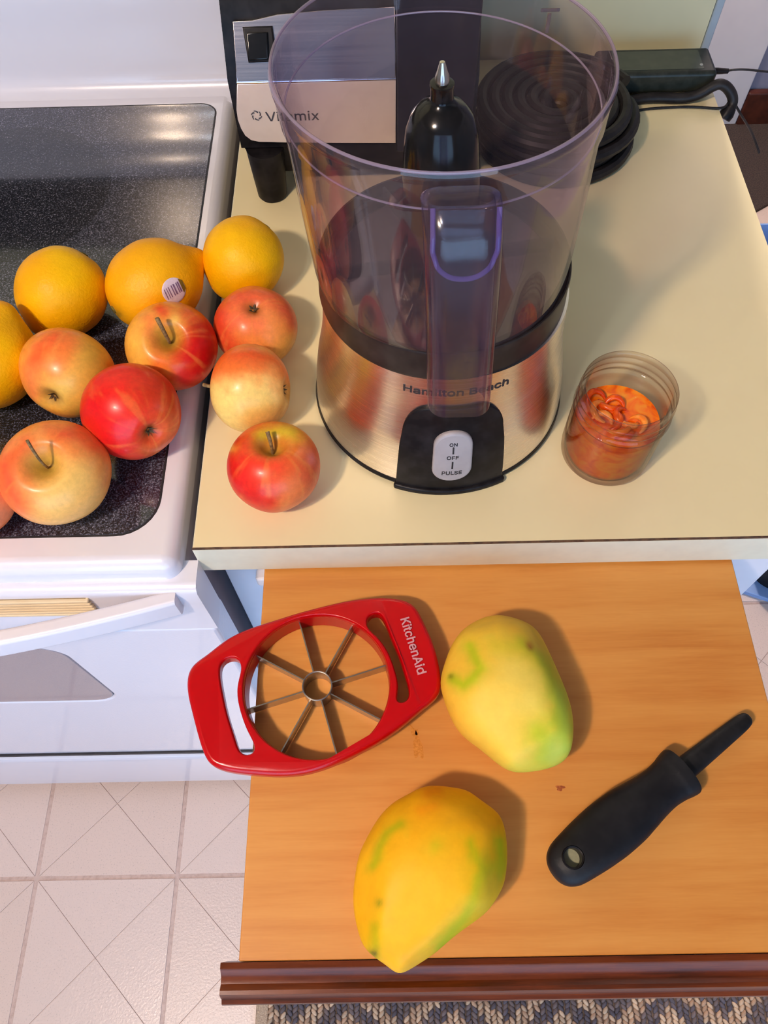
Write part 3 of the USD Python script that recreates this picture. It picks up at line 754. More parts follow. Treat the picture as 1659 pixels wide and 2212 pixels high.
def lemon(label, px, w, surf, axis, strokes, long=1.16, nip=0.16, hz=0.98, spin=0.0, base=LYEL):
    C, R = place(px[0], px[1], w, surf, hz)
    t = np.linspace(math.pi, 0, 80)
    r = R * np.sin(t) ** 0.97; r[0] = r[-1] = 0
    z = R * long * np.cos(t)
    z = z + np.where(np.cos(t) > 0, nip * R * np.exp(-(r / (0.34 * R)) ** 2.6), 0.03 * R * np.exp(-(r / (0.2 * R)) ** 2))
    M = revolve_body(list(zip(r, z)))
    V = M.vertices; V = V * (1 + 0.045 * (meshkit.fbm(V / R * 1.5 + spin, 2, 4) - 0.5))[:, None]
    ax = np.asarray(axis, float); ax = ax / np.linalg.norm(ax)
    rot = rot_to(ax); Vw = V @ rot.T
    C = np.array([C[0], C[1], surf - Vw[:, 2].min() + 0.0001]); P = Vw + C
    M.vertices = P; N = M.vertex_normals
    col = np.tile(base, (len(P), 1))
    col = blend(col, LORA, np.clip(meshkit.fbm(V / R * 1.2 + spin, 3, 9) * 1.4 - 0.4, 0, 0.6))
    rr = np.hypot(V[:, 0], V[:, 1]) / R
    col = blend(col, LORA * 0.9, np.exp(-(rr / 0.3) ** 2) * 0.6)
    col = brush(col, P, N, strokes)
    th = thing('lemon', label, 'lemon', (C[0], C[1], surf), group='lemons at the back of the fruit')
    body = part(th, 'peel', M, LEMON, paint=np.clip(col, 0, 1))
    zb = V[:, 2].min()
    s = lathe([(0, -0.0012), (0.0030, -0.0010), (0.0040, 0.0006), (0.0028, 0.003), (0, 0.003)], 20)
    s.vertices = (s.vertices + [0, 0, zb]) @ rot.T + C
    part(th, 'stem_button', s, mat('lemon_button', srgb(120, 110, 34), 0.8, noise=(500.0, srgb(84, 76, 26), 0.4, 0.6)), label='greenish brown stem scar')
    return th, M, C, R


lemon('round yellow lemon on the countertop edge at the back of the fruit row', (526, 562), 172, CT, (-0.55, -0.60, -0.35), [([(560, 500), (590, 530)], 26, np.array(srgb(226, 176, 10)), 0.5)], long=1.02, nip=0.06, hz=0.99, spin=0.3)
c_, R_ = place(335, 616, 196, GL, 0.97)
ea, eb = atz(440, 556, GL + 0.040), atz(250, 672, GL + 0.036)
th, LM, LC, LR = lemon('lemon lying on its side with a white barcode sticker', (334, 616), 186, GL, ea - eb, [([(300, 640), (280, 670), (330, 600)], 34, np.array(srgb(250, 186, 24)), 0.6), ([(255, 680)], 9, np.array(srgb(140, 120, 30)), 0.8)], long=1.12, nip=0.30, hz=0.99, spin=1.7, base=LORA * 0.55 + LYEL * 0.45)
lemon('round lemon between two other lemons on the glass cooktop', (135, 634), 185, GL, (-0.55, -0.75, -0.42), [([(110, 660), (130, 650)], 24, np.array(srgb(252, 196, 20)), 0.5)], long=1.05, nip=0.10, hz=0.99, spin=2.9)
lemon('lemon at the left border of the photo with its nipple end up', (-24, 776), 204, GL, (0.40, 0.62, 0.55), [([(30, 700), (60, 740)], 30, np.array(srgb(228, 160, 8)), 0.5)], long=1.08, nip=0.16, hz=1.0, spin=4.1)


def stick(mesh, pts, lift):
    """drops points onto a body along the line of sight and lifts them off its surface."""
    d = np.array([ray(*p) for p in pts]); d /= np.linalg.norm(d, axis=1, keepdims=True)
    tri = mesh.triangles; out = np.full((len(pts), 3), np.nan)
    e1, e2 = tri[:, 1] - tri[:, 0], tri[:, 2] - tri[:, 0]
    for i, dd in enumerate(d):
        h = np.cross(dd, e2); a = (e1 * h).sum(1); f = 1 / np.where(np.abs(a) < 1e-14, 1e-14, a); s = EYE - tri[:, 0]
        u = f * (s * h).sum(1); q = np.cross(s, e1); v = f * (q @ dd); tt = f * (e2 * q).sum(1)
        ok = (u >= -1e-6) & (v >= -1e-6) & (u + v <= 1 + 1e-6) & (tt > 0)
        if ok.any():
            k = np.where(ok)[0][tt[ok].argmin()]; nn = np.cross(e1[k], e2[k]); nn /= np.linalg.norm(nn)
            out[i] = EYE + dd * tt[k] + nn * lift
    return out


# sticker: a small disc following the lemon's skin
na, nr = 48, 7
grid = [(375, 627)] + [(375 + 25.5 * (k / nr) * math.cos(a) - 0, 627 + 27.5 * (k / nr) * math.sin(a)) for k in range(1, nr + 1) for a in np.arange(na) * 2 * math.pi / na]
SP = stick(LM, grid, 0.00035)
F = [[0, 1 + (i + 1) % na, 1 + i] for i in range(na)]
for k in range(nr - 1):
    for i in range(na):
        A, B, C2, D = 1 + k * na + i, 1 + k * na + (i + 1) % na, 1 + (k + 1) * na + (i + 1) % na, 1 + (k + 1) * na + i
        F += [[A, B, C2], [A, C2, D]]
G = np.array(grid)
top = trimesh.Trimesh(SP, F, process=False)
nrm = (SP - LC); nrm /= np.linalg.norm(nrm, axis=1, keepdims=True)
rim = 1 + (nr - 1) * na + np.arange(na)
full = tm(np.vstack([SP, SP[rim] - nrm[rim] * 0.0006]), F + [[rim[i], rim[(i + 1) % na], len(SP) + i] for i in range(na)] + [[rim[(i + 1) % na], len(SP) + (i + 1) % na, len(SP) + i] for i in range(na)])
if (full.face_normals[0] @ nrm[0]) < 0:
    full.invert()
stk = part(th, 'sticker', full, mat('sticker_white', srgb(226, 208, 218), 0.4, noise=(400.0, srgb(216, 196, 208), 0.4, 0.7)), smooth=True, label='small round white fruit sticker')


def quad_on(lm, corners, lift, nu=3, nv=8):
    c = np.array(corners, float); pts = []
    for j in range(nv + 1):
        for i in range(nu + 1):
            u, v = i / nu, j / nv
            pts.append((1 - v) * ((1 - u) * c[0] + u * c[1]) + v * ((1 - u) * c[3] + u * c[2]))
    P = stick(lm, pts, lift); F = []
    for j in range(nv):
        for i in range(nu):
            a = j * (nu + 1) + i; F += [[a, a + 1, a + nu + 2], [a, a + nu + 2, a + nu + 1]]
    m = tm(P, F)
    nn = P.mean(0) - LC
    if m.face_normals[0] @ nn < 0:
        m.invert()
    return m


bars = []
for k, (ox, wd) in enumerate(((-14, 1.6), (-9.5, 1.2), (-5.5, 1.8), (0.5, 2.2), (5.0, 3.2), (10.5, 2.0), (14.0, 3.0))):
    x, y = 373 + ox, 628 + ox * -0.62
    dx, dy = 5.0, 10.5
    bars.append(quad_on(LM, [(x - dx - wd / 2, y - dy), (x - dx + wd / 2, y - dy - 0.8), (x + dx + wd / 2, y + dy - 0.8), (x + dx - wd / 2, y + dy)], 0.0006))
part(stk, 'barcode', bars, mat('barcode_ink', srgb(140, 106, 136), 0.5, noise=(200.0, srgb(100, 70, 106), 0.4, 0.7)), smooth=True)
part(stk, 'green_band', quad_on(LM, [(383, 602), (392, 605), (400.5, 622), (397, 632)], 0.0006), mat('sticker_green', srgb(120, 92, 12), 0.5, noise=(200.0, srgb(110, 84, 10), 0.4, 0.7)), smooth=True, label='olive green band on the sticker')
# ------------------------------------------------------------------ food processor
PX, PY = 0.2003, 0.1545
BWX = 0.1965      # the bowl sits a few millimetres to the left of the base and leans that way


def tip(m):
    m = m.copy(); v = m.vertices.copy(); v[:, 0] -= np.clip(v[:, 2] - 1.046, 0, 1) * 0.042; m.vertices = v; return m


steel_nodes = {'g': ('geometry', {}), 'm': ('mapping', {'scale': (3.0, 3.0, 900.0)}), 'n': ('noise_texture', {'scale': 1.0, 'detail': 3.0}),
               'mr': ('map_range', {'from_min': 0.3, 'from_max': 0.7, 'to_min': 0.24, 'to_max': 0.29}),
               'tg': ('tangent', {'direction_type': 'radial', 'axis': 'z'}),
               'p': ('principled_bsdf', {'base_color': srgb(230, 223, 217), 'metallic': 1.0, 'anisotropic': 0.6, 'roughness': 0.3})}
STEEL = usdkit.material(stage, '/World/Looks/brushed_steel', steel_nodes, [('g.position', 'm.vector'), ('m.vector', 'n.vector'), ('n.fac', 'mr.value'), ('mr.result', 'p.roughness')], surface='p.BSDF')
black_plastic = mat('black_plastic', (0.006, 0.005, 0.006), 0.38, specular_ior_level=0.13, noise=(60.0, (0.018, 0.016, 0.017), 0.4, 0.7))
black_gloss = mat('black_gloss_plastic', (0.006, 0.006, 0.006), 0.14, specular_ior_level=0.35, noise=(60.0, (0.009, 0.008, 0.008), 0.4, 0.7))
CLEAR = clear_plastic('clear_bowl_plastic', (0.94, 0.92, 0.92), (0.72, 0.63, 0.73), 0.035, (0.42, 0.34, 0.35), 0.04)
CLEARH = clear_plastic('clear_handle_plastic', (0.94, 0.915, 0.93), (0.46, 0.36, 0.66), 0.02, (0.5, 0.42, 0.5), 0.15, 0.022)
LIPP = clear_plastic('lip_plastic', (0.74, 0.66, 0.90), (0.40, 0.30, 0.74), 0.25, (0.40, 0.30, 0.66), 0.08)
LIPM = clear_plastic('rim_plastic', (0.88, 0.82, 0.88), (0.60, 0.50, 0.74), 0.22, (0.66, 0.54, 0.66), 0.08)
RZ = np.array([(0.9125, 0.1055), (0.925, 0.1048), (0.940, 0.1033), (0.960, 0.1004), (0.980, 0.0963), (1.000, 0.0932), (1.018, 0.0917), (1.034, 0.0908)])


def rbase(z):
    from scipy.interpolate import PchipInterpolator
    return PchipInterpolator(RZ[:, 0], RZ[:, 1])(np.clip(z, 0.9125, 1.034))


fp = thing('food_processor', 'food processor with big clear bowl on a brushed steel base, mid counter', 'food processor', (PX, PY, CT))
zz = np.linspace(0.9165, 1.034, 24)
part(fp, 'base', lathe([(0.0, 0.9165)] + [(float(rbase(z)), z) for z in zz] + [(0.0, 1.034)], 160, (PX, PY)), STEEL, smooth=40, label='brushed steel base')
part(fp, 'base_top', lathe([(0, 1.0338), (0.082, 1.0338), (0.082, 1.0452), (0.03, 1.0452), (0, 1.0452)], 96, (0.1982, PY)), mat('base_top_grey', srgb(92, 78, 84), 0.5, noise=(40.0, srgb(84, 70, 76), 0.4, 0.7)), label='dull grey top of the base under the bowl')
part(fp, 'bottom_skirt', lathe([(0, 0.9105), (0.100, 0.9105), (0.1055, 0.9112), (0.1066, 0.914), (0.1056, 0.9172), (0, 0.9172)], 128, (PX, PY)), black_plastic)
part(fp, 'collar_ring', lathe([(0.080, 1.0335), (0.0905, 1.0336), (0.0908, 1.036), (0.0900, 1.050), (0.0902, 1.0575), (0.0896, 1.0595), (0.0885, 1.0592), (0.0880, 1.050), (0.080, 1.046)], 160, (0.1982, PY), closed=True), mat('dark_brown_black_plastic', (0.014, 0.010, 0.009), 0.38, specular_ior_level=0.25, noise=(60.0, (0.03, 0.022, 0.018), 0.4, 0.7)), smooth=40)
A0 = math.atan2(0.050 - PY, 0.2050 - PX)      # the direction the front panel looks


def wrap(mesh, maxedge=0.004):
    """bends a plate built as (along the girth, height, thickness) round the base."""
    v, f = trimesh.remesh.subdivide_to_size(mesh.vertices, mesh.faces, maxedge)
    m = trimesh.Trimesh(v, f); v = m.vertices
    r = rbase(v[:, 1]) + v[:, 2]; a = A0 + v[:, 0] / 0.100
    m.vertices = np.c_[PX + r * np.cos(a), PY + r * np.sin(a), v[:, 1]]
    return m


pw = 0.0415
pp = np.array([(-pw, 0.9105), (pw, 0.9105), (pw - 0.0010, 0.965)] + [(pw - 0.002 - 0.022 * (1 - math.cos(a)), 0.978 + 0.028 * math.sin(a)) for a in np.linspace(0, math.pi / 2, 9)] + [(-(pw - 0.002 - 0.022 * (1 - math.cos(a))), 0.978 + 0.028 * math.sin(a)) for a in np.linspace(math.pi / 2, 0, 9)] + [(-(pw - 0.0010), 0.965)])
part(fp, 'front_panel', wrap(slab(pp, (), -0.002, 0.0028, 0.0012)), black_plastic, smooth=40, label='black arched front panel')
part(fp, 'panel_foot', wrap(slab(rrect(-pw - 0.001, 0.9102, pw + 0.001, 0.9165, 0.002), (), -0.002, 0.0055, 0.002)), black_plastic, smooth=40)
sw = part(fp, 'rocker_switch', wrap(slab(rrect(-0.0148, 0.9315, 0.0142, 0.9845, 0.0138), (), 0.0, 0.0062, 0.0022), 0.003), mat('switch_grey', srgb(164, 155, 154), 0.45, noise=(60.0, srgb(157, 148, 147), 0.4, 0.7)), smooth=40, label='light grey pill-shaped rocker switch')
ink = mat('black_ink', (0.015, 0.013, 0.016), 0.5, noise=(100.0, (0.02, 0.018, 0.02), 0.4, 0.7))


def text_on(word, h, cx, cz, lift, stretch=1.0, bold=True):
    m = meshkit.text_mesh(word, h, 0.0004, bold); b = m.bounds
    m.vertices = (m.vertices - [(b[0, 0] + b[1, 0]) / 2, (b[0, 1] + b[1, 1]) / 2, 0]) * [stretch, 1, 1] + [cx, cz, lift]
    return m


part(sw, 'lettering', [wrap(text_on('ON', 0.0030, -0.0004, 0.9735, 0.0060)), wrap(text_on('OFF', 0.0034, -0.0004, 0.9600, 0.0060)), wrap(text_on('PULSE', 0.0040, -0.0004, 0.9425, 0.0060, 0.85)),
                       wrap(slab(rrect(-0.0009, 0.9640, 0.0003, 0.9710, 0.0003), (), 0.006, 0.0064, 0)), wrap(slab(rrect(-0.0009, 0.9475, 0.0003, 0.9555, 0.0003), (), 0.006, 0.0064, 0))], ink, smooth=False)
part(fp, 'lettering', wrap(text_on('Hamilton Beach', 0.0064, 0.0005, 1.0205, -0.0001, 1.30)), ink, smooth=False, label='black maker name across the steel')
# bowl: clear wall with a stepped collar and a rolled rim
bo = [(0.0, 1.0462), (0.0860, 1.0462), (0.0875, 1.0500), (0.0898, 1.0650), (0.0925, 1.12), (0.0940, 1.1730), (0.0958, 1.1765), (0.0966, 1.1920), (0.0974, 1.1945), (0.0978, 1.1970), (0.0968, 1.1992), (0.0948, 1.1992), (0.0938, 1.1972), (0.0934, 1.178), (0.0918, 1.1735), (0.0903, 1.12), (0.0876, 1.0650), (0.0850, 1.0500), (0.0840, 1.0485), (0.0, 1.0485)]
bo = [(q_ - 0.0018 * max(0.0, (z_ - 1.05) / 0.15) if q_ > 0.02 else q_, z_) for q_, z_ in bo]
bowl = part(fp, 'bowl', tip(lathe(bo, 192, (BWX, PY))), CLEAR, smooth=35, label='clear purple-tinted plastic bowl')
t_ = np.linspace(0, 2 * math.pi, 161)
part(bowl, 'rim', tip(tube(np.c_[BWX + 0.0945 * np.cos(t_), PY + 0.0945 * np.sin(t_), np.full(161, 1.1993)], 0.0009, 8, cap=False)), LIPM)
part(bowl, 'ledge', tip(tube(np.c_[BWX + 0.0909 * np.cos(t_), PY + 0.0909 * np.sin(t_), np.full(161, 1.1748)], 0.0006, 8, cap=False)), LIPM)
part(fp, 'bowl_tube', tip(lathe([(0.0275, 1.0487), (0.0285, 1.0487), (0.0265, 1.095), (0.0255, 1.095)], 96, (BWX, PY), closed=True)), CLEAR)
for an in (0.5, 1.7, 3.4, 4.9):
    q = box((-0.001, 0.028, 1.0487), (0.001, 0.083, 1.060)); q.apply_transform(trimesh.transformations.rotation_matrix(an, [0, 0, 1])); q.apply_translation((BWX, PY, 0))
    part(fp, 'bowl_rib', q, CLEAR, smooth=False)
hx, hy = BWX, PY
part(fp, 'drive_hub', tip(lathe([(0.0255, 1.0487), (0.0252, 1.1005), (0.0246, 1.1255), (0.0236, 1.1405), (0.0218, 1.1555), (0.0185, 1.1650), (0.0140, 1.1705), (0.0095, 1.1730), (0.0072, 1.1755), (0.0066, 1.1770), (0.0066, 1.1830), (0.0070, 1.1840), (0.0070, 1.1853), (0.0050, 1.1861), (0.0, 1.1861)], 96, (hx, hy))), black_gloss, smooth=50, label='glossy black bullet-shaped hub')
part(fp, 'drive_pin', tip(lathe([(0.0042, 1.1857), (0.0040, 1.1895), (0.0030, 1.1920), (0.0022, 1.1950), (0.0015, 1.1973), (0, 1.1980)], 48, (hx, hy))), mat('pin_metal', (0.75, 0.68, 0.55), 0.2, 1.0, noise=(200.0, (0.65, 0.58, 0.45), 0.4, 0.7)))


# handle: a hollow clear channel that curves out of the rim and hangs down in front
HX = 0.2005


def stadium(w, d, n=10):
    return rrect(-w / 2, -d / 2, w / 2, d / 2, min(w, d) * 0.46, n)


hp = curve([(0.0610, 1.1845), (0.0555, 1.1860), (0.0480, 1.1800), (0.0425, 1.1640), (0.0400, 1.1380), (0.0385, 1.1050), (0.0380, 1.0750), (0.0378, 1.0440)], 48)
tg = np.gradient(hp, axis=0); tg /= np.linalg.norm(tg, axis=1, keepdims=True); nr_ = np.c_[tg[:, 1], -tg[:, 0]]


def sweep_handle(w, d, rev=False):
    s = stadium(w, d); V = []
    for k in range(len(hp)):
        x = HX - 0.0075 * (1 - k / (len(hp) - 1)) + 0.002
        dd = min(1.0, 0.45 + k / 12.0)
        o = hp[k][None] + s[:, 1:2] * nr_[k][None] * dd
        V.append(np.c_[x + s[:, 0], o])
    return np.array(V)


o_, i_ = sweep_handle(0.0405, 0.0250), sweep_handle(0.0340, 0.0188)
n, m_ = o_.shape[:2]
V = np.vstack([o_.reshape(-1, 3), i_.reshape(-1, 3)]); F = []
i, j = np.meshgrid(np.arange(n - 1), np.arange(m_), indexing='ij'); i, j = i.ravel(), j.ravel(); j2 = (j + 1) % m_
F += [np.stack([i * m_ + j, i * m_ + j2, (i + 1) * m_ + j2], 1), np.stack([i * m_ + j, (i + 1) * m_ + j2, (i + 1) * m_ + j], 1)]
B = n * m_
F += [np.stack([B + i * m_ + j, B + (i + 1) * m_ + j2, B + i * m_ + j2], 1), np.stack([B + i * m_ + j, B + (i + 1) * m_ + j, B + (i + 1) * m_ + j2], 1)]
for e, sg in ((0, 1), (n - 1, -1)):
    j = np.arange(m_); j2 = (j + 1) % m_
    q = [np.stack([e * m_ + j, B + e * m_ + j2, e * m_ + j2], 1), np.stack([e * m_ + j, B + e * m_ + j, B + e * m_ + j2], 1)]
    F += q if sg > 0 else [x[:, ::-1] for x in q]
hm = tm(V, np.vstack(F))
if hm.volume < 0:
    hm.invert()
hd = part(fp, 'handle', hm, CLEARH, smooth=50, label='hollow clear plastic handle')
# the rounded inner wall that closes the top of the handle, its thick lower lip showing as a purple arc
lw_ = 0.0155
lipa = [(-lw_ - 0.001, z) for z in np.linspace(1.1880, 1.1690, 12)[:-1]] + [(lw_ * math.cos(a), 1.1690 + 0.0150 * math.sin(a)) for a in np.linspace(math.pi, 2 * math.pi, 21)] + [(lw_ + 0.001, z) for z in np.linspace(1.1690, 1.1880, 12)[1:]]
lp = []
for (x, z) in lipa:
    kk = 2 + np.abs(hp[2:, 1] - z).argmin(); lp.append((HX - 0.0035 + x, hp[kk, 0] - 0.006, z))
lp = curve(np.array(lp)[::2], 60)
part(hd, 'lip', tube(lp, 0.0014, 10), LIPP)
mk = []
for px0, py0, px1, py1 in ((1183, 42, 1186, 66), (1160, 8, 1200, 12), (1176, 24, 1188, 24)):
    pass
pm = aty(1184, 50, PY + 0.090)
part(fp, 'lock_mark', [rbox(pm + [-0.0012, -0.0006, -0.006], pm + [0.0012, 0.0006, 0.006], 0.0004, 2), rbox(pm + [-0.006, -0.0006, 0.007], pm + [0.006, 0.0006, 0.009], 0.0004, 2)], mat('mark_grey', (0.12, 0.11, 0.11), 0.6, noise=(90.0, (0.15, 0.14, 0.14), 0.4, 0.7)), label='dark line mark on the far side of the collar')

# ------------------------------------------------------------------ blender base
BY = 0.400
bl = thing('blender_base', 'black blender base with brushed silver front and rocker switch, behind the food processor', 'blender', (0.135, 0.49, CT))
bx0, bx1 = 0.0195, 0.244
zb = 1.036
lean_ = np.array([0.0, 0.515, 0.8572]); up_n = np.array([0, -0.8572, 0.515])
p0 = np.array([0.0, BY, zb])
top_z = 1.125
ytop = BY + (top_z - zb) * 0.515 / 0.8572
side = np.array([(BY + 0.004, 0.968), (BY + 0.0025, zb), (ytop + 0.002, top_z - 0.004), (ytop + 0.010, top_z), (0.590, top_z + 0.012), (0.600, top_z), (0.600, 0.968)])
bm = extrude_x(side, bx0, bx1)
part(bl, 'body', bm, black_plastic, smooth=40)
skirt = trimesh.convex.convex_hull(np.vstack([[(x, y, 0.970) for x in (bx0 + 0.001, bx1 - 0.001) for y in (BY + 0.006, 0.598)], [(x, y, 0.932) for x in (bx0 + 0.014, bx1 - 0.014) for y in (BY + 0.016, 0.585)]]))
part(bl, 'skirt', skirt, black_plastic)
for (fx, fy) in ((0.0415, 0.4085), (bx1 - 0.028, 0.4085), (0.045, 0.575), (bx1 - 0.03, 0.575)):
    part(bl, 'foot', lathe([(0, CT), (0.0130, CT), (0.0150, CT + 0.003), (0.0165, CT + 0.025), (0.0185, 0.966), (0, 0.966)], 40, (fx, fy)), black_plastic)
BR = srgb(184, 178, 182)
nodes = {'g': ('geometry', {}), 'm': ('mapping', {'scale': (6.0, 800.0, 800.0)}), 'n': ('noise_texture', {'scale': 1.0, 'detail': 3.0}),
         'mr': ('map_range', {'from_min': 0.3, 'from_max': 0.7, 'to_min': 0.13, 'to_max': 0.17}), 'p': ('principled_bsdf', {'base_color': srgb(206, 198, 200), 'metallic': 1.0, 'roughness': 0.25})}
SILVER = usdkit.material(stage, '/World/Looks/brushed_silver', nodes, [('g.position', 'm.vector'), ('m.vector', 'n.vector'), ('n.fac', 'mr.value'), ('mr.result', 'p.roughness')], surface='p.BSDF')
pts_low = [aty(*p, BY)[[0, 2]] for p in ((511, 172), (511, 235), (514, 256), (521, 275), (530, 290), (543, 300), (560, 303.5), (620, 305), (740, 306), (855, 306), (855, 174))]
plow = np.array(pts_low); plow[0, 1] = plow[-1, 1] = zb
lowplate = face_y(slab(plow, (), 0, 0.004, 0.0008), BY + 0.0015); lowplate.invert()


def on_lean(px, py):
    w = atplane(px, py, p0, up_n); return np.array([w[0], np.dot(w - p0, lean_)])


pup = np.array([(plow[0, 0], 0.0), (plow[-1, 0], 0.0), (plow[-1, 0], on_lean(855, 14)[1]), on_lean(700, 22), on_lean(600, 31), on_lean(545, 44), on_lean(503, 46)])
upm = slab(pup, (), 0, 0.004, 0.0008)


def lean_map(m, off=0.0):
    m = m.copy(); v = m.vertices
    m.vertices = p0 + np.array([1.0, 0, 0]) * v[:, :1] + lean_ * v[:, 1:2] + up_n * (v[:, 2:3] - 0.0015 + off) - np.array([p0[0], 0, 0])
    if m.volume < 0:
        m.invert()
    return m


bend = tube(np.array([(plow[0, 0], BY + 0.0006, zb), ((plow[0, 0] + plow[-1, 0]) / 2, BY + 0.0006, zb), (plow[-1, 0], BY + 0.0006, zb)]), 0.0030, 20)
SATIN = mat('satin_silver_counter_sheen', srgb(238, 222, 210), 0.34, 0.4, noise=(60.0, srgb(233, 216, 204), 0.4, 0.7))  # reflection of the lit cream counter is put into this base colour
fpn = part(bl, 'front_plate', lowplate, SATIN, smooth=40, label='satin silver lower front plate with the counter reflection put into its colour')
part(bl, 'front_plate', [lean_map(upm), bend], SILVER, smooth=40, label='brushed silver upper plate leaning back')
q = [on_lean(*p) for p in ((523, 56), (591, 54), (597, 98), (585, 136), (537, 138))]
swo = slab(offset_ring(np.array(q)[::-1], 0.0008), (), 0.0025, 0.0075, 0.0014)
sw = part(bl, 'rocker_switch', lean_map(swo), black_plastic, label='black rocker switch with a bezel')
q = np.array([on_lean(*p) for p in ((536, 72), (580, 70), (582, 128), (540, 130))])[::-1]
rk = slab(q, (), 0.0065, 0.0105, 0.001)
part(sw, 'rocker', lean_map(rk), black_gloss)
navy = mat('navy_gloss', (0.006, 0.008, 0.020), 0.25, specular_ior_level=0.3, noise=(40.0, (0.014, 0.016, 0.032), 0.4, 0.7))
nm = rbox((plow[-1, 0] + 0.001, BY - 0.005, 0.966), (0.2405, ytop + 0.012, top_z + 0.006), 0.0015, 3)
part(bl, 'side_panel', nm, navy, label='dark navy panel right of the silver plate')
tx = meshkit.text_mesh('Vitamix', 0.0088, 0.0005, False); tx.vertices = tx.vertices * [1.18, 1, 1]
o = aty(575, 262, BY - 0.003)
tx.vertices = np.c_[o[0] + tx.vertices[:, 0], BY - 0.0026 - tx.vertices[:, 2], o[2] + tx.vertices[:, 1]]; tx.invert()
part(fpn, 'lettering', tx, mat('logo_grey', srgb(58, 54, 60), 0.5, noise=(60.0, srgb(64, 60, 66), 0.4, 0.7)), smooth=False)
oc = aty(554, 250, BY - 0.003); sw_ = []
for k in range(6):
    a = k * math.pi / 3
    pts = [(oc[0] + 0.0042 * math.cos(a + s * 0.9) * (0.8 + 0.35 * s), BY - 0.0028, oc[2] + 0.0042 * math.sin(a + s * 0.9) * (0.8 + 0.35 * s)) for s in np.linspace(0, 1, 7)]
    sw_.append(tube(np.array(pts), np.linspace(0.0007, 0.0003, 7), 6))
part(fpn, 'emblem', sw_, MATS['logo_grey'], label='small swirl emblem')

# ------------------------------------------------------------------ cord coil, power adapter and cables
cord_black = mat('cord_black', (0.010, 0.008, 0.008), 0.45, specular_ior_level=0.25, noise=(80.0, (0.022, 0.019, 0.018), 0.4, 0.7))
cc = np.array([0.3385, 0.487])
ph = np.linspace(0, 2 * math.pi * 22, 22 * 44)
turn = ph / (2 * math.pi)
layer = np.floor(turn / 5.5)
frac = (turn % 5.5) / 5.5
rad = np.where(layer % 2 == 0, 0.083 - 0.072 * frac, 0.011 + 0.072 * frac)
zc = CT + 0.0068 + layer * 0.0118
pth = np.c_[cc[0] + rad * np.cos(-ph + 0.4), cc[1] + rad * 0.98 * np.sin(-ph + 0.4), zc]
for k in range(3):
    pth[1:-1, 2] = (pth[:-2, 2] + pth[1:-1, 2] + pth[2:, 2]) / 3
t = thing('coiled_cord', 'thick black cord wound into a flat coil behind the food processor', 'cord', (cc[0], cc[1], CT))
part(t, 'coil', tube(pth, 0.0066, 10), cord_black)
ad = thing('power_adapter', 'long black power adapter brick lying at the back right corner of the counter', 'power adapter', (0.468, 0.578, CT))
part(ad, 'case', rbox((0.398, 0.5535, CT + 0.004), (0.5265, 0.602, CT + 0.0285), 0.005, 4), mat('adapter_black', (0.014, 0.018, 0.014), 0.35, specular_ior_level=0.3, noise=(80.0, (0.03, 0.034, 0.028), 0.4, 0.7)), smooth=40)
part(ad, 'label', slab(rrect(0.415, 0.5605, 0.512, 0.595, 0.002), (), CT + 0.028, CT + 0.0288, 0), mat('adapter_label', (0.045, 0.055, 0.040), 0.3, noise=(60.0, (0.06, 0.07, 0.05), 0.4, 0.7)), smooth=False, label='dark greenish rating label')
for fx in (0.41, 0.515):
    for fy in (0.564, 0.592):
        part(ad, 'foot', lathe([(0, CT), (0.004, CT), (0.004, CT + 0.0045), (0, CT + 0.0045)], 20, (fx, fy)), black_plastic)
led = aty(1515, 138, 0.57); led = atz(1515, 140, CT + 0.0287)
part(ad, 'indicator', lathe([(0, CT + 0.028), (0.0018, CT + 0.028), (0.0018, CT + 0.0293), (0, CT + 0.0297)], 20, led[:2]), mat('indicator_grey', (0.3, 0.32, 0.3), 0.3, noise=(60.0, (0.34, 0.36, 0.34), 0.4, 0.7)), label='small grey indicator light')
z = CT + 0.017
a0 = np.array([0.5255, 0.574, z])
part(ad, 'strain_relief', tube(np.array([a0, a0 + [0.008, 0, 0], a0 + [0.020, -0.0005, 0.0]]), [0.0036, 0.0034, 0.0026], 16), black_plastic)
thin = [a0 + [0.018, -0.0005, 0]] + [aty(px, py, 0.57) for px, py in ((1600, 150), (1630, 152), (1659, 155), (1720, 164))]
part(ad, 'output_cable', tube(curve(thin, 40), 0.0012, 10), cord_black, label='thin cable leaving the right end')
t = thing('mains_cord', 'thick black mains cord looping over the counter corner beside the adapter', 'cord', (0.50, 0.545, CT))
pa = [np.array([0.432, 0.540, CT + 0.0058]), np.array([0.45, 0.545, CT + 0.0058]), np.array([0.47, 0.545, CT + 0.0060]), np.array([0.512, 0.5435, CT + 0.0120])] + [aty(px, py, yy) for px, py, yy in ((1556, 182, 0.545), (1576, 196, 0.542), (1583, 218, 0.538), (1577, 236, 0.533))]
pa = curve(pa, 60)
part(t, 'cable', tube(pa, 0.0056, 14), cord_black)
pb = [aty(1578, 232, 0.533), aty(1570, 246, 0.53), aty(1563, 256, 0.528)]
part(t, 'connector', tube(np.array(pb), [0.0066, 0.0082, 0.0076], 16), black_plastic)
t = thing('thin_cable', 'thin black cable running in front of the adapter and hanging off the counter corner', 'cable', (0.46, 0.533, CT))
pc = [np.array([0.428, 0.525, CT + 0.0016]), np.array([0.45, 0.532, CT + 0.0016]), np.array([0.48, 0.534, CT + 0.0018]), np.array([0.515, 0.531, CT + 0.0026]), np.array([0.5345, 0.527, CT + 0.0050])] + [aty(px, py, yy) for px, py, yy in ((1577, 214, 0.545), (1595, 238, 0.555), (1612, 266, 0.565), (1640, 330, 0.575))]
part(t, 'cable', tube(curve(pc, 70), 0.0014, 10), cord_black)
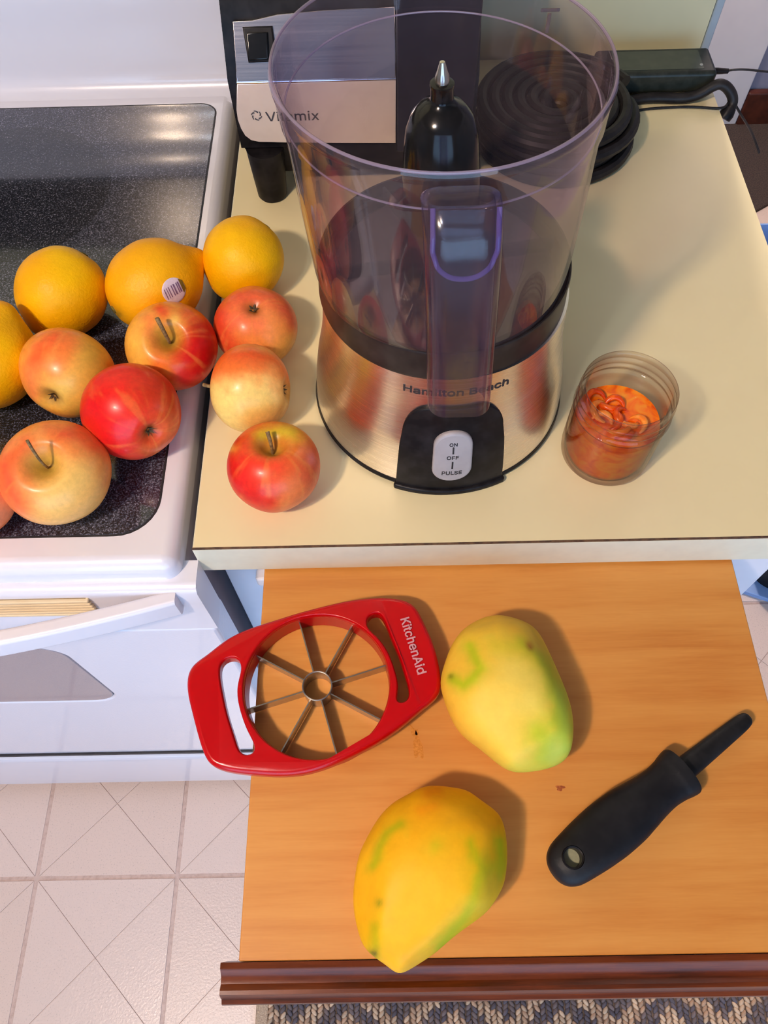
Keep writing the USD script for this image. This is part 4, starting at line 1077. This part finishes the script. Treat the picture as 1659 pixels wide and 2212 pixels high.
# ------------------------------------------------------------------ jar
JX, JY = 0.3345, 0.0815
GLASSN = {'g': ('glass_bsdf', {'color': (0.97, 0.97, 0.965), 'roughness': 0.0, 'IOR': 1.45})}
JAR = usdkit.material(stage, '/World/Looks/jar_glass', GLASSN, [], surface='g.BSDF')
JAR = clear_plastic('jar_glass_thin', (0.975, 0.97, 0.955), (0.54, 0.41, 0.33), 0.004, (0.7, 0.6, 0.5), 0.02, 0.018)
jar = thing('glass_jar', 'small clear screw-top glass jar without a lid, right of the food processor', 'jar', (JX, JY, CT))
z0 = CT + 0.0002
outer = [(0.0, 0.002), (0.022, 0.0015), (0.028, 0.0), (0.0325, 0.0015), (0.0355, 0.006), (0.0362, 0.013), (0.0362, 0.052), (0.0358, 0.057), (0.0350, 0.0605), (0.0356, 0.0620), (0.0372, 0.0632), (0.0372, 0.0650), (0.0356, 0.0662), (0.0350, 0.0690), (0.0364, 0.0704), (0.0364, 0.0720), (0.0350, 0.0738), (0.0350, 0.0762), (0.0362, 0.0776), (0.0362, 0.0790), (0.0350, 0.0806), (0.0348, 0.0845), (0.0352, 0.0858), (0.0350, 0.0874), (0.0340, 0.0880), (0.0328, 0.0874), (0.0322, 0.0858)]
inner = [(0.0318, 0.080), (0.0318, 0.066), (0.0322, 0.060), (0.0333, 0.054), (0.0335, 0.014), (0.0320, 0.0075), (0.028, 0.0052), (0.0, 0.0048)]
part(jar, 'glass', lathe([(r, z0 + z) for r, z in outer + inner], 128, (JX, JY)), JAR, smooth=45)
con = thing('orange_pulp', 'wet orange fruit peel and juice filling the lower half of the glass jar', 'jar contents', (JX, JY, CT + 0.006))
lv = z0 + 0.049
nodes = {'g': ('geometry', {}), 'n': ('noise_texture', {'scale': 70.0, 'detail': 3.0, 'distortion': 1.2}), 'r': ('rgb_ramp', {'ramp': [(0.3, srgb(226, 70, 0)), (0.48, srgb(255, 118, 0)), (0.68, srgb(255, 156, 30))]}),
         'p': ('principled_bsdf', {'roughness': 0.22, 'subsurface_weight': 0.12, 'subsurface_scale': 0.004, 'subsurface_radius': (1.0, 0.45, 0.1)})}
PULP = usdkit.material(stage, '/World/Looks/orange_pulp', nodes, [('g.position', 'n.vector'), ('n.fac', 'r.fac'), ('r.color', 'p.base_color')], surface='p.BSDF')
part(con, 'juice', lathe([(0.0, z0 + 0.0052), (0.027, z0 + 0.0056), (0.0312, z0 + 0.0082), (0.0328, z0 + 0.0145), (0.0329, lv - 0.002), (0.0325, lv), (0.027, lv - 0.001), (0, lv - 0.001)], 96, (JX, JY)), PULP, smooth=50)
rng = np.random.default_rng(21)
peel = [mat('peel_deep', srgb(220, 66, 4), 0.25, noise=(200.0, srgb(240, 100, 12), 0.4, 0.65)), mat('peel_light', srgb(250, 130, 30), 0.25, noise=(200.0, srgb(252, 158, 66), 0.4, 0.65))]
for k in range(11):
    a = rng.uniform(0, 2 * math.pi); rr = 0.020 * math.sqrt(rng.uniform(0.05, 1)); cx, cy = JX + rr * math.cos(a) - 0.004, JY + rr * math.sin(a)
    R0, sp, th0 = rng.uniform(0.005, 0.009), rng.uniform(2.2, 4.0), rng.uniform(0, 6.28)
    s = np.linspace(0, 1, 16)
    cen = np.c_[cx + R0 * np.cos(th0 + sp * s), cy + R0 * np.sin(th0 + sp * s), lv + 0.001 + 0.0045 * np.sin(math.pi * s) + rng.uniform(-0.001, 0.003)]
    d = np.hypot(cen[:, 0] - JX, cen[:, 1] - JY); f_ = np.minimum(1, 0.0285 / np.maximum(d, 1e-6))
    cen[:, 0] = JX + (cen[:, 0] - JX) * f_; cen[:, 1] = JY + (cen[:, 1] - JY) * f_
    mm = tube(cen, 0.0026 * np.sin(math.pi * (0.12 + 0.76 * s)), 10)
    part(con, 'peel_strip', mm, peel[k % 2], smooth=50)

# ------------------------------------------------------------------ apple slicer
def crop2(p):
    return (380 + p[0] / 2.676, 1250 + p[1] / 2.676)


SZ = 0.8895


def on_board(pts, z):
    return np.array([atz(*crop2(p), z)[:2] for p in pts])


oc_ = [(75, 545), (110, 490), (180, 435), (270, 362), (400, 290), (560, 235), (700, 190), (850, 150), (1000, 117), (1120, 103), (1200, 101), (1290, 110), (1350, 131), (1392, 170), (1430, 240), (1475, 340), (1510, 450), (1530, 560), (1526, 645), (1490, 700), (1430, 748), (1330, 830), (1220, 910), (1120, 970), (1000, 1030), (880, 1082), (740, 1122), (600, 1135), (450, 1128), (330, 1115), (240, 1092), (190, 1060), (158, 1005), (125, 900), (90, 760), (68, 650)]
ls_ = [(256, 520), (268, 486), (292, 466), (335, 460), (364, 478), (374, 520), (358, 600), (354, 680), (375, 780), (415, 885), (447, 955), (446, 995), (415, 1013), (375, 1000), (340, 920), (300, 790), (270, 650)]
rs_ = [(1105, 245), (1125, 208), (1165, 198), (1195, 225), (1240, 330), (1290, 450), (1325, 560), (1345, 640), (1340, 690), (1312, 712), (1284, 706), (1284, 640), (1270, 540), (1230, 430), (1165, 335), (1115, 282)]
outer = closed_curve(on_board(oc_, SZ), 200)
slot1 = closed_curve(on_board(ls_, SZ), 70); slot2 = closed_curve(on_board(rs_, SZ), 70)
ringp = on_board([(410, 500), (450, 420), (560, 300), (690, 232), (850, 215), (1000, 245), (1080, 292), (1170, 390), (1222, 500), (1234, 600), (1222, 720), (1170, 815), (1080, 920), (980, 1000), (880, 1045), (800, 1050), (700, 1030), (600, 990), (500, 900), (430, 800), (398, 700), (395, 600)], SZ)
A_ = np.c_[2 * ringp, np.ones(len(ringp))]; sol = np.linalg.lstsq(A_, (ringp ** 2).sum(1), rcond=None)[0]
SC = sol[:2]; SR = math.sqrt(sol[2] + SC @ SC)
ang = np.linspace(0, 2 * math.pi, 128, endpoint=False)
circ = np.c_[SC[0] + SR * np.cos(ang), SC[1] + SR * np.sin(ang)]
RED_P = mat('red_plastic', srgb(186, 0, 8), 0.24, noise=(15.0, srgb(178, 0, 7), 0.4, 0.7), specular_ior_level=0.4)
sl_ = thing('apple_slicer', 'red plastic apple slicer with eight steel blades, overhanging the left side of the board', 'apple slicer', (SC[0], SC[1], BD))
long_ax = np.array([math.cos(0.09), math.sin(0.09)])


def lift(m):
    m = m.copy(); v = m.vertices.copy(); u = np.abs((v[:, :2] - SC) @ long_ax) / 0.095
    side_ = (v[:, :2] - SC) @ np.array([-long_ax[1], long_ax[0]])
    v[:, 2] += 0.0035 * np.clip(u - 0.45, 0, 1) ** 1.5 - 0.0025 * np.clip(np.abs(side_) / 0.06, 0, 1) ** 2 * (u < 2)
    m.vertices = v; return m


part(sl_, 'frame', lift(slab(outer, [circ, slot1, slot2], SZ - 0.011, SZ + 0.0015, 0.0040, 0.0032, steps=6, hs=0.42)), RED_P, smooth=50, label='glossy red frame with two handle slots')
part(sl_, 'ring_wall', lathe([(SR - 0.0002, SZ - 0.004), (SR - 0.0004, BD + 0.0012), (SR + 0.0006, BD + 0.0002), (SR + 0.0026, BD + 0.0004), (SR + 0.0034, SZ - 0.004)], 128, SC, closed=True), RED_P, smooth=40)
blade_steel = mat('blade_steel', (0.50, 0.47, 0.42), 0.3, 1.0, noise=(200.0, (0.44, 0.41, 0.37), 0.4, 0.7))
hub = atz(*crop2((822, 640)), BD + 0.010)
HC = SC * 0.6 + hub[:2] * 0.4
e0 = atz(*crop2((1215, 512)), BD + 0.010)[:2] - HC
b0 = math.atan2(e0[1], e0[0])
part(sl_, 'hub', lathe([(0.0106, BD + 0.0004), (0.0112, BD + 0.0004), (0.0114, BD + 0.0185), (0.0109, BD + 0.0188), (0.0104, BD + 0.0185)], 64, HC, closed=True), blade_steel, smooth=40)
for k in range(8):
    a = b0 + k * math.pi / 4
    dv = np.array([math.cos(a), math.sin(a)]); s0 = HC + dv * 0.0111
    bb = SC - HC; tt_ = -(-(bb @ dv)) + math.sqrt(max((bb @ dv) ** 2 - bb @ bb + (SR - 0.0003) ** 2, 0)); s1 = HC + dv * tt_
    nv = np.array([-dv[1], dv[0]]) * 0.00045
    pts = [(*(p + s * nv), z) for p in (s0, s1) for s in (-1, 1) for z in (BD + 0.0030, BD + 0.0150)] + [(*p, BD + 0.0008) for p in (s0, s1)]
    part(sl_, 'blade', trimesh.convex.convex_hull(np.array(pts)), blade_steel, smooth=False)
ta, tb = crop2((1322, 222)), crop2((1425, 548))
wa, wb_ = atz(*ta, SZ + 0.003), atz(*tb, SZ + 0.003)
tx = meshkit.text_mesh('KitchenAid', 0.0070, 0.0006, True); bnd = tx.bounds
ux = (wb_ - wa)[:2]; L = np.linalg.norm(ux); ux /= L; uy = np.array([-ux[1], ux[0]])
s_ = L / (bnd[1, 0] - bnd[0, 0])
v = tx.vertices - [bnd[0, 0], (bnd[0, 1] + bnd[1, 1]) / 2, 0]
pos = wa[:2] + np.outer(v[:, 0] * s_, ux) + np.outer(v[:, 1] * min(s_, 1.0), uy)
zt = SZ + 0.0014
tx.vertices = np.c_[pos, np.full(len(pos), zt) + v[:, 2]]
part(sl_, 'lettering', lift(tx), mat('grey_print', srgb(208, 150, 158), 0.5, noise=(90.0, srgb(200, 140, 150), 0.4, 0.7)), smooth=False, label='pale maker name on the right handle')
# ------------------------------------------------------------------ peeled mangoes
MANGO = painted('mango_flesh', 0.5, 140.0, 0.05, bump=(160.0, 0.12, 0.001), coat=0.0, sss=0.0, spec=0.22)


def mango(label, outline, off, scale, hgt, base, strokes, cuts, zc=0.46, seed=1):
    pix = np.array([(off[0] + x / scale, off[1] + y / scale) for x, y in outline])
    zmid = BD + hgt * zc
    ring = closed_curve(np.array([atz(*p, zmid)[:2] for p in pix]), 160)
    O = Polygon(ring).centroid; O = np.array([O.x, O.y])
    n, m = 160, 60
    rel = ring - O
    ph = np.linspace(-math.pi / 2, math.pi / 2, m)
    V = [np.array([[O[0], O[1], BD]])]
    for p in ph[1:-1]:
        c = np.cos(p) ** 0.80; s = math.copysign(abs(math.sin(p)) ** 0.92, math.sin(p))
        z = zmid + (hgt * (1 - zc) * s if s > 0 else hgt * zc * s)
        V.append(np.c_[O + rel * c, np.full(n, z)])
    V.append(np.array([[O[0], O[1], BD + hgt]])); V = np.vstack(V)
    F = []; i = np.arange(n); i2 = (i + 1) % n
    F.append(np.stack([np.zeros(n, int), 1 + i2, 1 + i], 1))
    for k in range(m - 3):
        A, B, C, D = 1 + k * n + i, 1 + k * n + i2, 1 + (k + 1) * n + i2, 1 + (k + 1) * n + i
        F += [np.stack([A, B, C], 1), np.stack([A, C, D], 1)]
    Lx = len(V) - 1; b_ = 1 + (m - 3) * n
    F.append(np.stack([np.full(n, Lx), b_ + i, b_ + i2], 1))
    M = tm(V, np.vstack(F))
    if M.volume < 0:
        M.invert()
    ctr = np.array([O[0], O[1], zmid])
    V = M.vertices.copy()
    for (dx, dy, dz, frac) in cuts:            # flats left by the peeler
        nn = np.array([dx, dy, dz], float); nn /= np.linalg.norm(nn)
        h = (V - ctr) @ nn; lim = h.max() * frac
        over = 0.0016 * np.log1p(np.exp(np.clip((h - lim) / 0.0016, -30, 30)))
        V = V - nn * (over * 0.90)[:, None]
    V[:, 2] += 0.0004 * (meshkit.fbm(V * 120, 2, seed) - 0.5)
    V[:, 2] += BD + 0.0001 - V[:, 2].min()
    M.vertices = V; N = M.vertex_normals
    col = np.tile(np.asarray(base, float), (len(V), 1))
    w = meshkit.fbm(V * 45 + seed, 3, seed)
    col = blend(col, np.asarray(base) * np.array([0.96, 0.86, 0.6]), np.clip(w * 1.6 - 0.5, 0, 0.6))
    st = [([(off[0] + x / scale, off[1] + y / scale) for x, y in line], hw * 1.25 / scale, np.array(srgb(*c)), s) for line, hw, c, s in strokes]
    col = brush(col, V, N, st)
    t = thing('mango', label, 'mango', (O[0], O[1], BD))
    part(t, 'flesh', M, MANGO, paint=np.clip(col, 0, 1))


GR, GR2 = (176, 190, 20), (164, 176, 30)
mango('peeled yellow mango with broad green streaks, beside the red apple slicer',
      [(640, 215), (800, 235), (1000, 310), (1150, 440), (1250, 620), (1330, 850), (1385, 1100), (1390, 1330), (1340, 1490), (1200, 1570), (1000, 1605), (850, 1595), (720, 1520), (560, 1390), (400, 1260), (300, 1100), (235, 920), (215, 800), (250, 640), (330, 450), (450, 310), (540, 250)],
      (900, 1280), 4.1475, 0.064, srgb(238, 192, 56),
      [([(300, 700), (280, 900), (360, 1150), (560, 1370)], 90, (246, 186, 60), 0.7), ([(640, 300), (480, 400), (700, 330)], 130, (240, 196, 60), 0.6), ([(760, 1000), (700, 1200), (850, 1400)], 210, (244, 206, 80), 0.8), ([(900, 700), (1050, 800), (1050, 950)], 150, (232, 210, 100), 0.7),
       ([(480, 480), (540, 620), (570, 680), (500, 770), (420, 830), (330, 780)], 42, GR, 0.9), ([(700, 470), (850, 490), (960, 480)], 55, (214, 196, 50), 0.7), ([(960, 430), (1080, 540), (1180, 690), (1240, 850), (1290, 1000), (1290, 1150)], 60, GR2, 0.9),
       ([(1290, 900), (1310, 1100), (1330, 1400)], 55, (170, 190, 60), 0.85), ([(1090, 1260), (1170, 1340), (1140, 1480)], 90, GR, 0.8), ([(1260, 1420), (1220, 1500)], 70, (190, 204, 90), 0.6), ([(1010, 470), (1022, 490)], 22, (110, 56, 20), 1.0), ([(305, 750)], 18, (120, 120, 10), 0.9), ([(800, 260), (1000, 380), (1100, 480)], 40, (214, 170, 60), 0.6), ([(850, 1580), (1100, 1590)], 40, (214, 200, 70), 0.7)],
      [(-0.15, -0.35, 1, 0.90), (0.75, 0.25, 0.55, 0.88), (-0.6, 0.2, 0.75, 0.93), (0.25, -0.75, 0.5, 0.92), (-0.3, 0.8, 0.6, 0.93), (0.95, 0.3, 0.05, 0.95)], seed=3)
mango('peeled golden mango with thin green seams, its tip over the dark moulding at the front',
      [(860, 180), (1000, 190), (1110, 215), (1230, 300), (1370, 410), (1430, 540), (1460, 700), (1460, 850), (1430, 1000), (1370, 1110), (1280, 1240), (1100, 1380), (950, 1500), (850, 1590), (760, 1650), (640, 1720), (545, 1745), (440, 1680), (330, 1600), (250, 1510), (200, 1380), (165, 1200), (165, 1050), (185, 900), (220, 750), (290, 600), (390, 440), (500, 330), (620, 260), (740, 200)],
      (720, 1650), 3.858, 0.068, srgb(240, 174, 6),
      [([(700, 900), (800, 1100), (650, 1350)], 230, (246, 188, 30), 0.75), ([(1000, 900), (900, 1250)], 170, (244, 188, 36), 0.6), ([(260, 900), (240, 1200)], 70, (246, 182, 24), 0.6), ([(600, 1150), (640, 1300)], 40, (244, 184, 30), 0.6), ([(480, 1580), (620, 1650)], 70, (236, 166, 10), 0.7),
       ([(790, 240), (870, 225)], 36, (240, 150, 4), 0.95), ([(730, 385), (830, 350)], 42, (242, 156, 4), 0.9), ([(955, 490)], 40, (226, 166, 20), 0.8), ([(560, 500), (445, 575), (390, 680), (355, 800), (335, 850)], 32, (176, 172, 6), 0.9), ([(850, 690)], 45, (206, 186, 20), 0.8), ([(1140, 660), (1200, 790), (1235, 860), (1240, 900)], 34, (180, 178, 10), 0.85), ([(1390, 650), (1400, 820), (1390, 940)], 34, (176, 178, 8), 0.9), ([(1260, 880), (1380, 860)], 50, (196, 184, 16), 0.7),
       ([(1215, 960), (1170, 1150), (1090, 1290), (980, 1420), (890, 1530)], 40, (190, 186, 14), 0.9), ([(345, 1360), (350, 1500), (345, 1590)], 34, (184, 168, 8), 0.85), ([(383, 1160)], 24, (140, 140, 20), 0.9), ([(342, 1578)], 22, (90, 76, 6), 0.95), ([(1340, 1000), (1250, 1200)], 60, (214, 184, 50), 0.6)],
      [(-0.05, -0.30, 1, 0.90), (0.85, -0.15, 0.5, 0.88), (-0.8, -0.05, 0.55, 0.90), (0.2, 0.9, 0.55, 0.92), (0.55, 0.6, 0.6, 0.93), (0.5, -0.8, 0.3, 0.95)], seed=8)

# ------------------------------------------------------------------ knife
KZ = BD + 0.0135


def crop5(x, y):
    return atz(1120 + x / 3.078, 1480 + y / 3.078, KZ)


ka = np.array([0.7791, -0.6269])


def axis_pt(a, c=1126.0):
    x = ka[0] * a + 0.6269 * c; y = ka[1] * a + 0.7791 * c
    return crop5(x, y)


PXM = np.linalg.norm(axis_pt(100)[:2] - axis_pt(0)[:2]) / 100
org = axis_pt(0); kd = axis_pt(100) - axis_pt(-100); kd[2] = 0; kd /= np.linalg.norm(kd); kn_ = np.array([-kd[1], kd[0], 0])


def knife_body(prof, hfac, zoff=0.0, n=40, ex=0.85):
    from scipy.interpolate import PchipInterpolator
    prof = np.array(prof, float)
    aa = np.concatenate([np.linspace(prof[i, 0], prof[i + 1, 0], 7)[:-1] for i in range(len(prof) - 1)] + [prof[-1:, 0]])
    wv = PchipInterpolator(prof[:, 0], prof[:, 1])(aa)
    ang = np.arange(n) * 2 * math.pi / n
    cs = np.sign(np.cos(ang)) * np.abs(np.cos(ang)) ** ex; sn = np.sign(np.sin(ang)) * np.abs(np.sin(ang)) ** ex
    V = []
    for a, w in zip(aa, wv):
        c = org + kd * a * PXM
        h = hfac(a, w * PXM)
        V.append(c + kn_ * (w * PXM * cs)[:, None] + np.array([0, 0, 1.0]) * (h * sn)[:, None] + [0, 0, zoff])
    V = np.vstack(V); F = []; m = len(aa); i = np.arange(n); i2 = (i + 1) % n
    for k in range(m - 1):
        A, B, C, D = k * n + i, k * n + i2, (k + 1) * n + i2, (k + 1) * n + i
        F += [np.stack([A, B, C], 1), np.stack([A, C, D], 1)]
    M = tm(V, np.vstack(F)); M.merge_vertices(); M.update_faces(M.nondegenerate_faces())
    if M.volume < 0:
        M.invert()
    return M


rubber = mat('black_rubber', (0.006, 0.006, 0.008), 0.5, specular_ior_level=0.2, noise=(40.0, (0.014, 0.014, 0.016), 0.4, 0.7), bump=(900.0, 0.1, 0.0006))
kf = thing('paring_knife', 'paring knife with fat black handle and black blade guard, at the right', 'knife', (org[0], org[1], BD))
handle = knife_body([(-592, 0), (-588, 35), (-572, 78), (-540, 114), (-480, 142), (-380, 158), (-250, 172), (-130, 178), (0, 174), (120, 158), (220, 144), (310, 138), (390, 145), (450, 158), (488, 163), (503, 158), (508, 120), (509, 0)], lambda a, w: min(0.0132, w * 0.78))
hc = crop5(340, 1155)
mf = m3.Manifold(m3.Mesh(np.asarray(handle.vertices, np.float32), np.asarray(handle.faces, np.uint32)))
cyl = m3.Manifold.cylinder(0.06, 0.0074, 0.0074, 40).translate((hc[0], hc[1], BD - 0.02))
mm = (mf - cyl).to_mesh()
hmesh = trimesh.Trimesh(np.array(mm.vert_properties[:, :3]), np.array(mm.tri_verts))
if len(hmesh.faces) < 100:
    hmesh = handle
part(kf, 'handle', hmesh, rubber, smooth=40)
part(kf, 'hole_liner', lathe([(0.0058, KZ - 0.0115), (0.0074, KZ - 0.0118), (0.0074, KZ + 0.0112), (0.0070, KZ + 0.0122), (0.0060, KZ + 0.0116)], 40, hc[:2], closed=True), black_plastic, smooth=40)
part(kf, 'hole_plug', lathe([(0, KZ - 0.012), (0.0066, KZ - 0.012), (0.0066, KZ + 0.0035), (0, KZ + 0.0035)], 32, hc[:2]), mat('plug_grey', srgb(150, 150, 122), 0.6, noise=(300.0, srgb(136, 138, 112), 0.4, 0.7)), label='pale grey-green disc seen in the hang hole')
guard = knife_body([(506, 0), (507, 74), (520, 76), (700, 70), (900, 62), (1050, 55), (1100, 46), (1124, 28), (1134, 0)], lambda a, w: min(0.0060, w * 0.62), zoff=-0.0015)
part(kf, 'blade_guard', guard, mat('guard_black', (0.007, 0.007, 0.008), 0.42, specular_ior_level=0.22, noise=(60.0, (0.018, 0.018, 0.019), 0.4, 0.7)), smooth=40, label='black plastic sheath over the blade')

# ------------------------------------------------------------------ small things on the floor, right of the cabinet
pale_blue = mat('pale_blue_plastic', srgb(150, 178, 224), 0.4, noise=(20.0, srgb(142, 170, 216), 0.4, 0.7))
q = [atz(*p, 0.012) for p in ((1588, 1270), (1640, 1196), (1880, 1215), (1830, 1350))]
t = thing('floor_mat', 'pale blue mat on the floor right of the cabinet, below the countertop', 'mat')
part(t, 'mat', slab([p[:2] for p in q], (), 0.0, 0.012, 0.003), pale_blue)
bc = atz(1692, 1208, 0.06)
t = thing('pail', 'black object standing on the pale blue mat at the right border', 'pail', (bc[0], bc[1], 0.012))
part(t, 'body', lathe([(0, 0.0122), (0.046, 0.0122), (0.050, 0.018), (0.056, 0.10), (0.058, 0.104), (0.056, 0.106), (0.053, 0.101), (0.046, 0.025), (0, 0.025)], 64, bc[:2]), black_plastic)
bq = atz(1672, 520, 0.16)
t = thing('storage_bin', 'light blue bin on the floor past the right edge of the countertop', 'bin', (bq[0], bq[1], 0.0))
part(t, 'body', slab(rrect(bq[0] - 0.035, bq[1] - 0.09, bq[0] + 0.20, bq[1] + 0.06, 0.02), [rrect(bq[0] - 0.030, bq[1] - 0.085, bq[0] + 0.195, bq[1] + 0.055, 0.017)], 0.004, 0.16, 0.002), pale_blue)
part(t, 'bottom', slab(rrect(bq[0] - 0.034, bq[1] - 0.089, bq[0] + 0.199, bq[1] + 0.059, 0.02), (), 0.0, 0.004, 0), pale_blue)
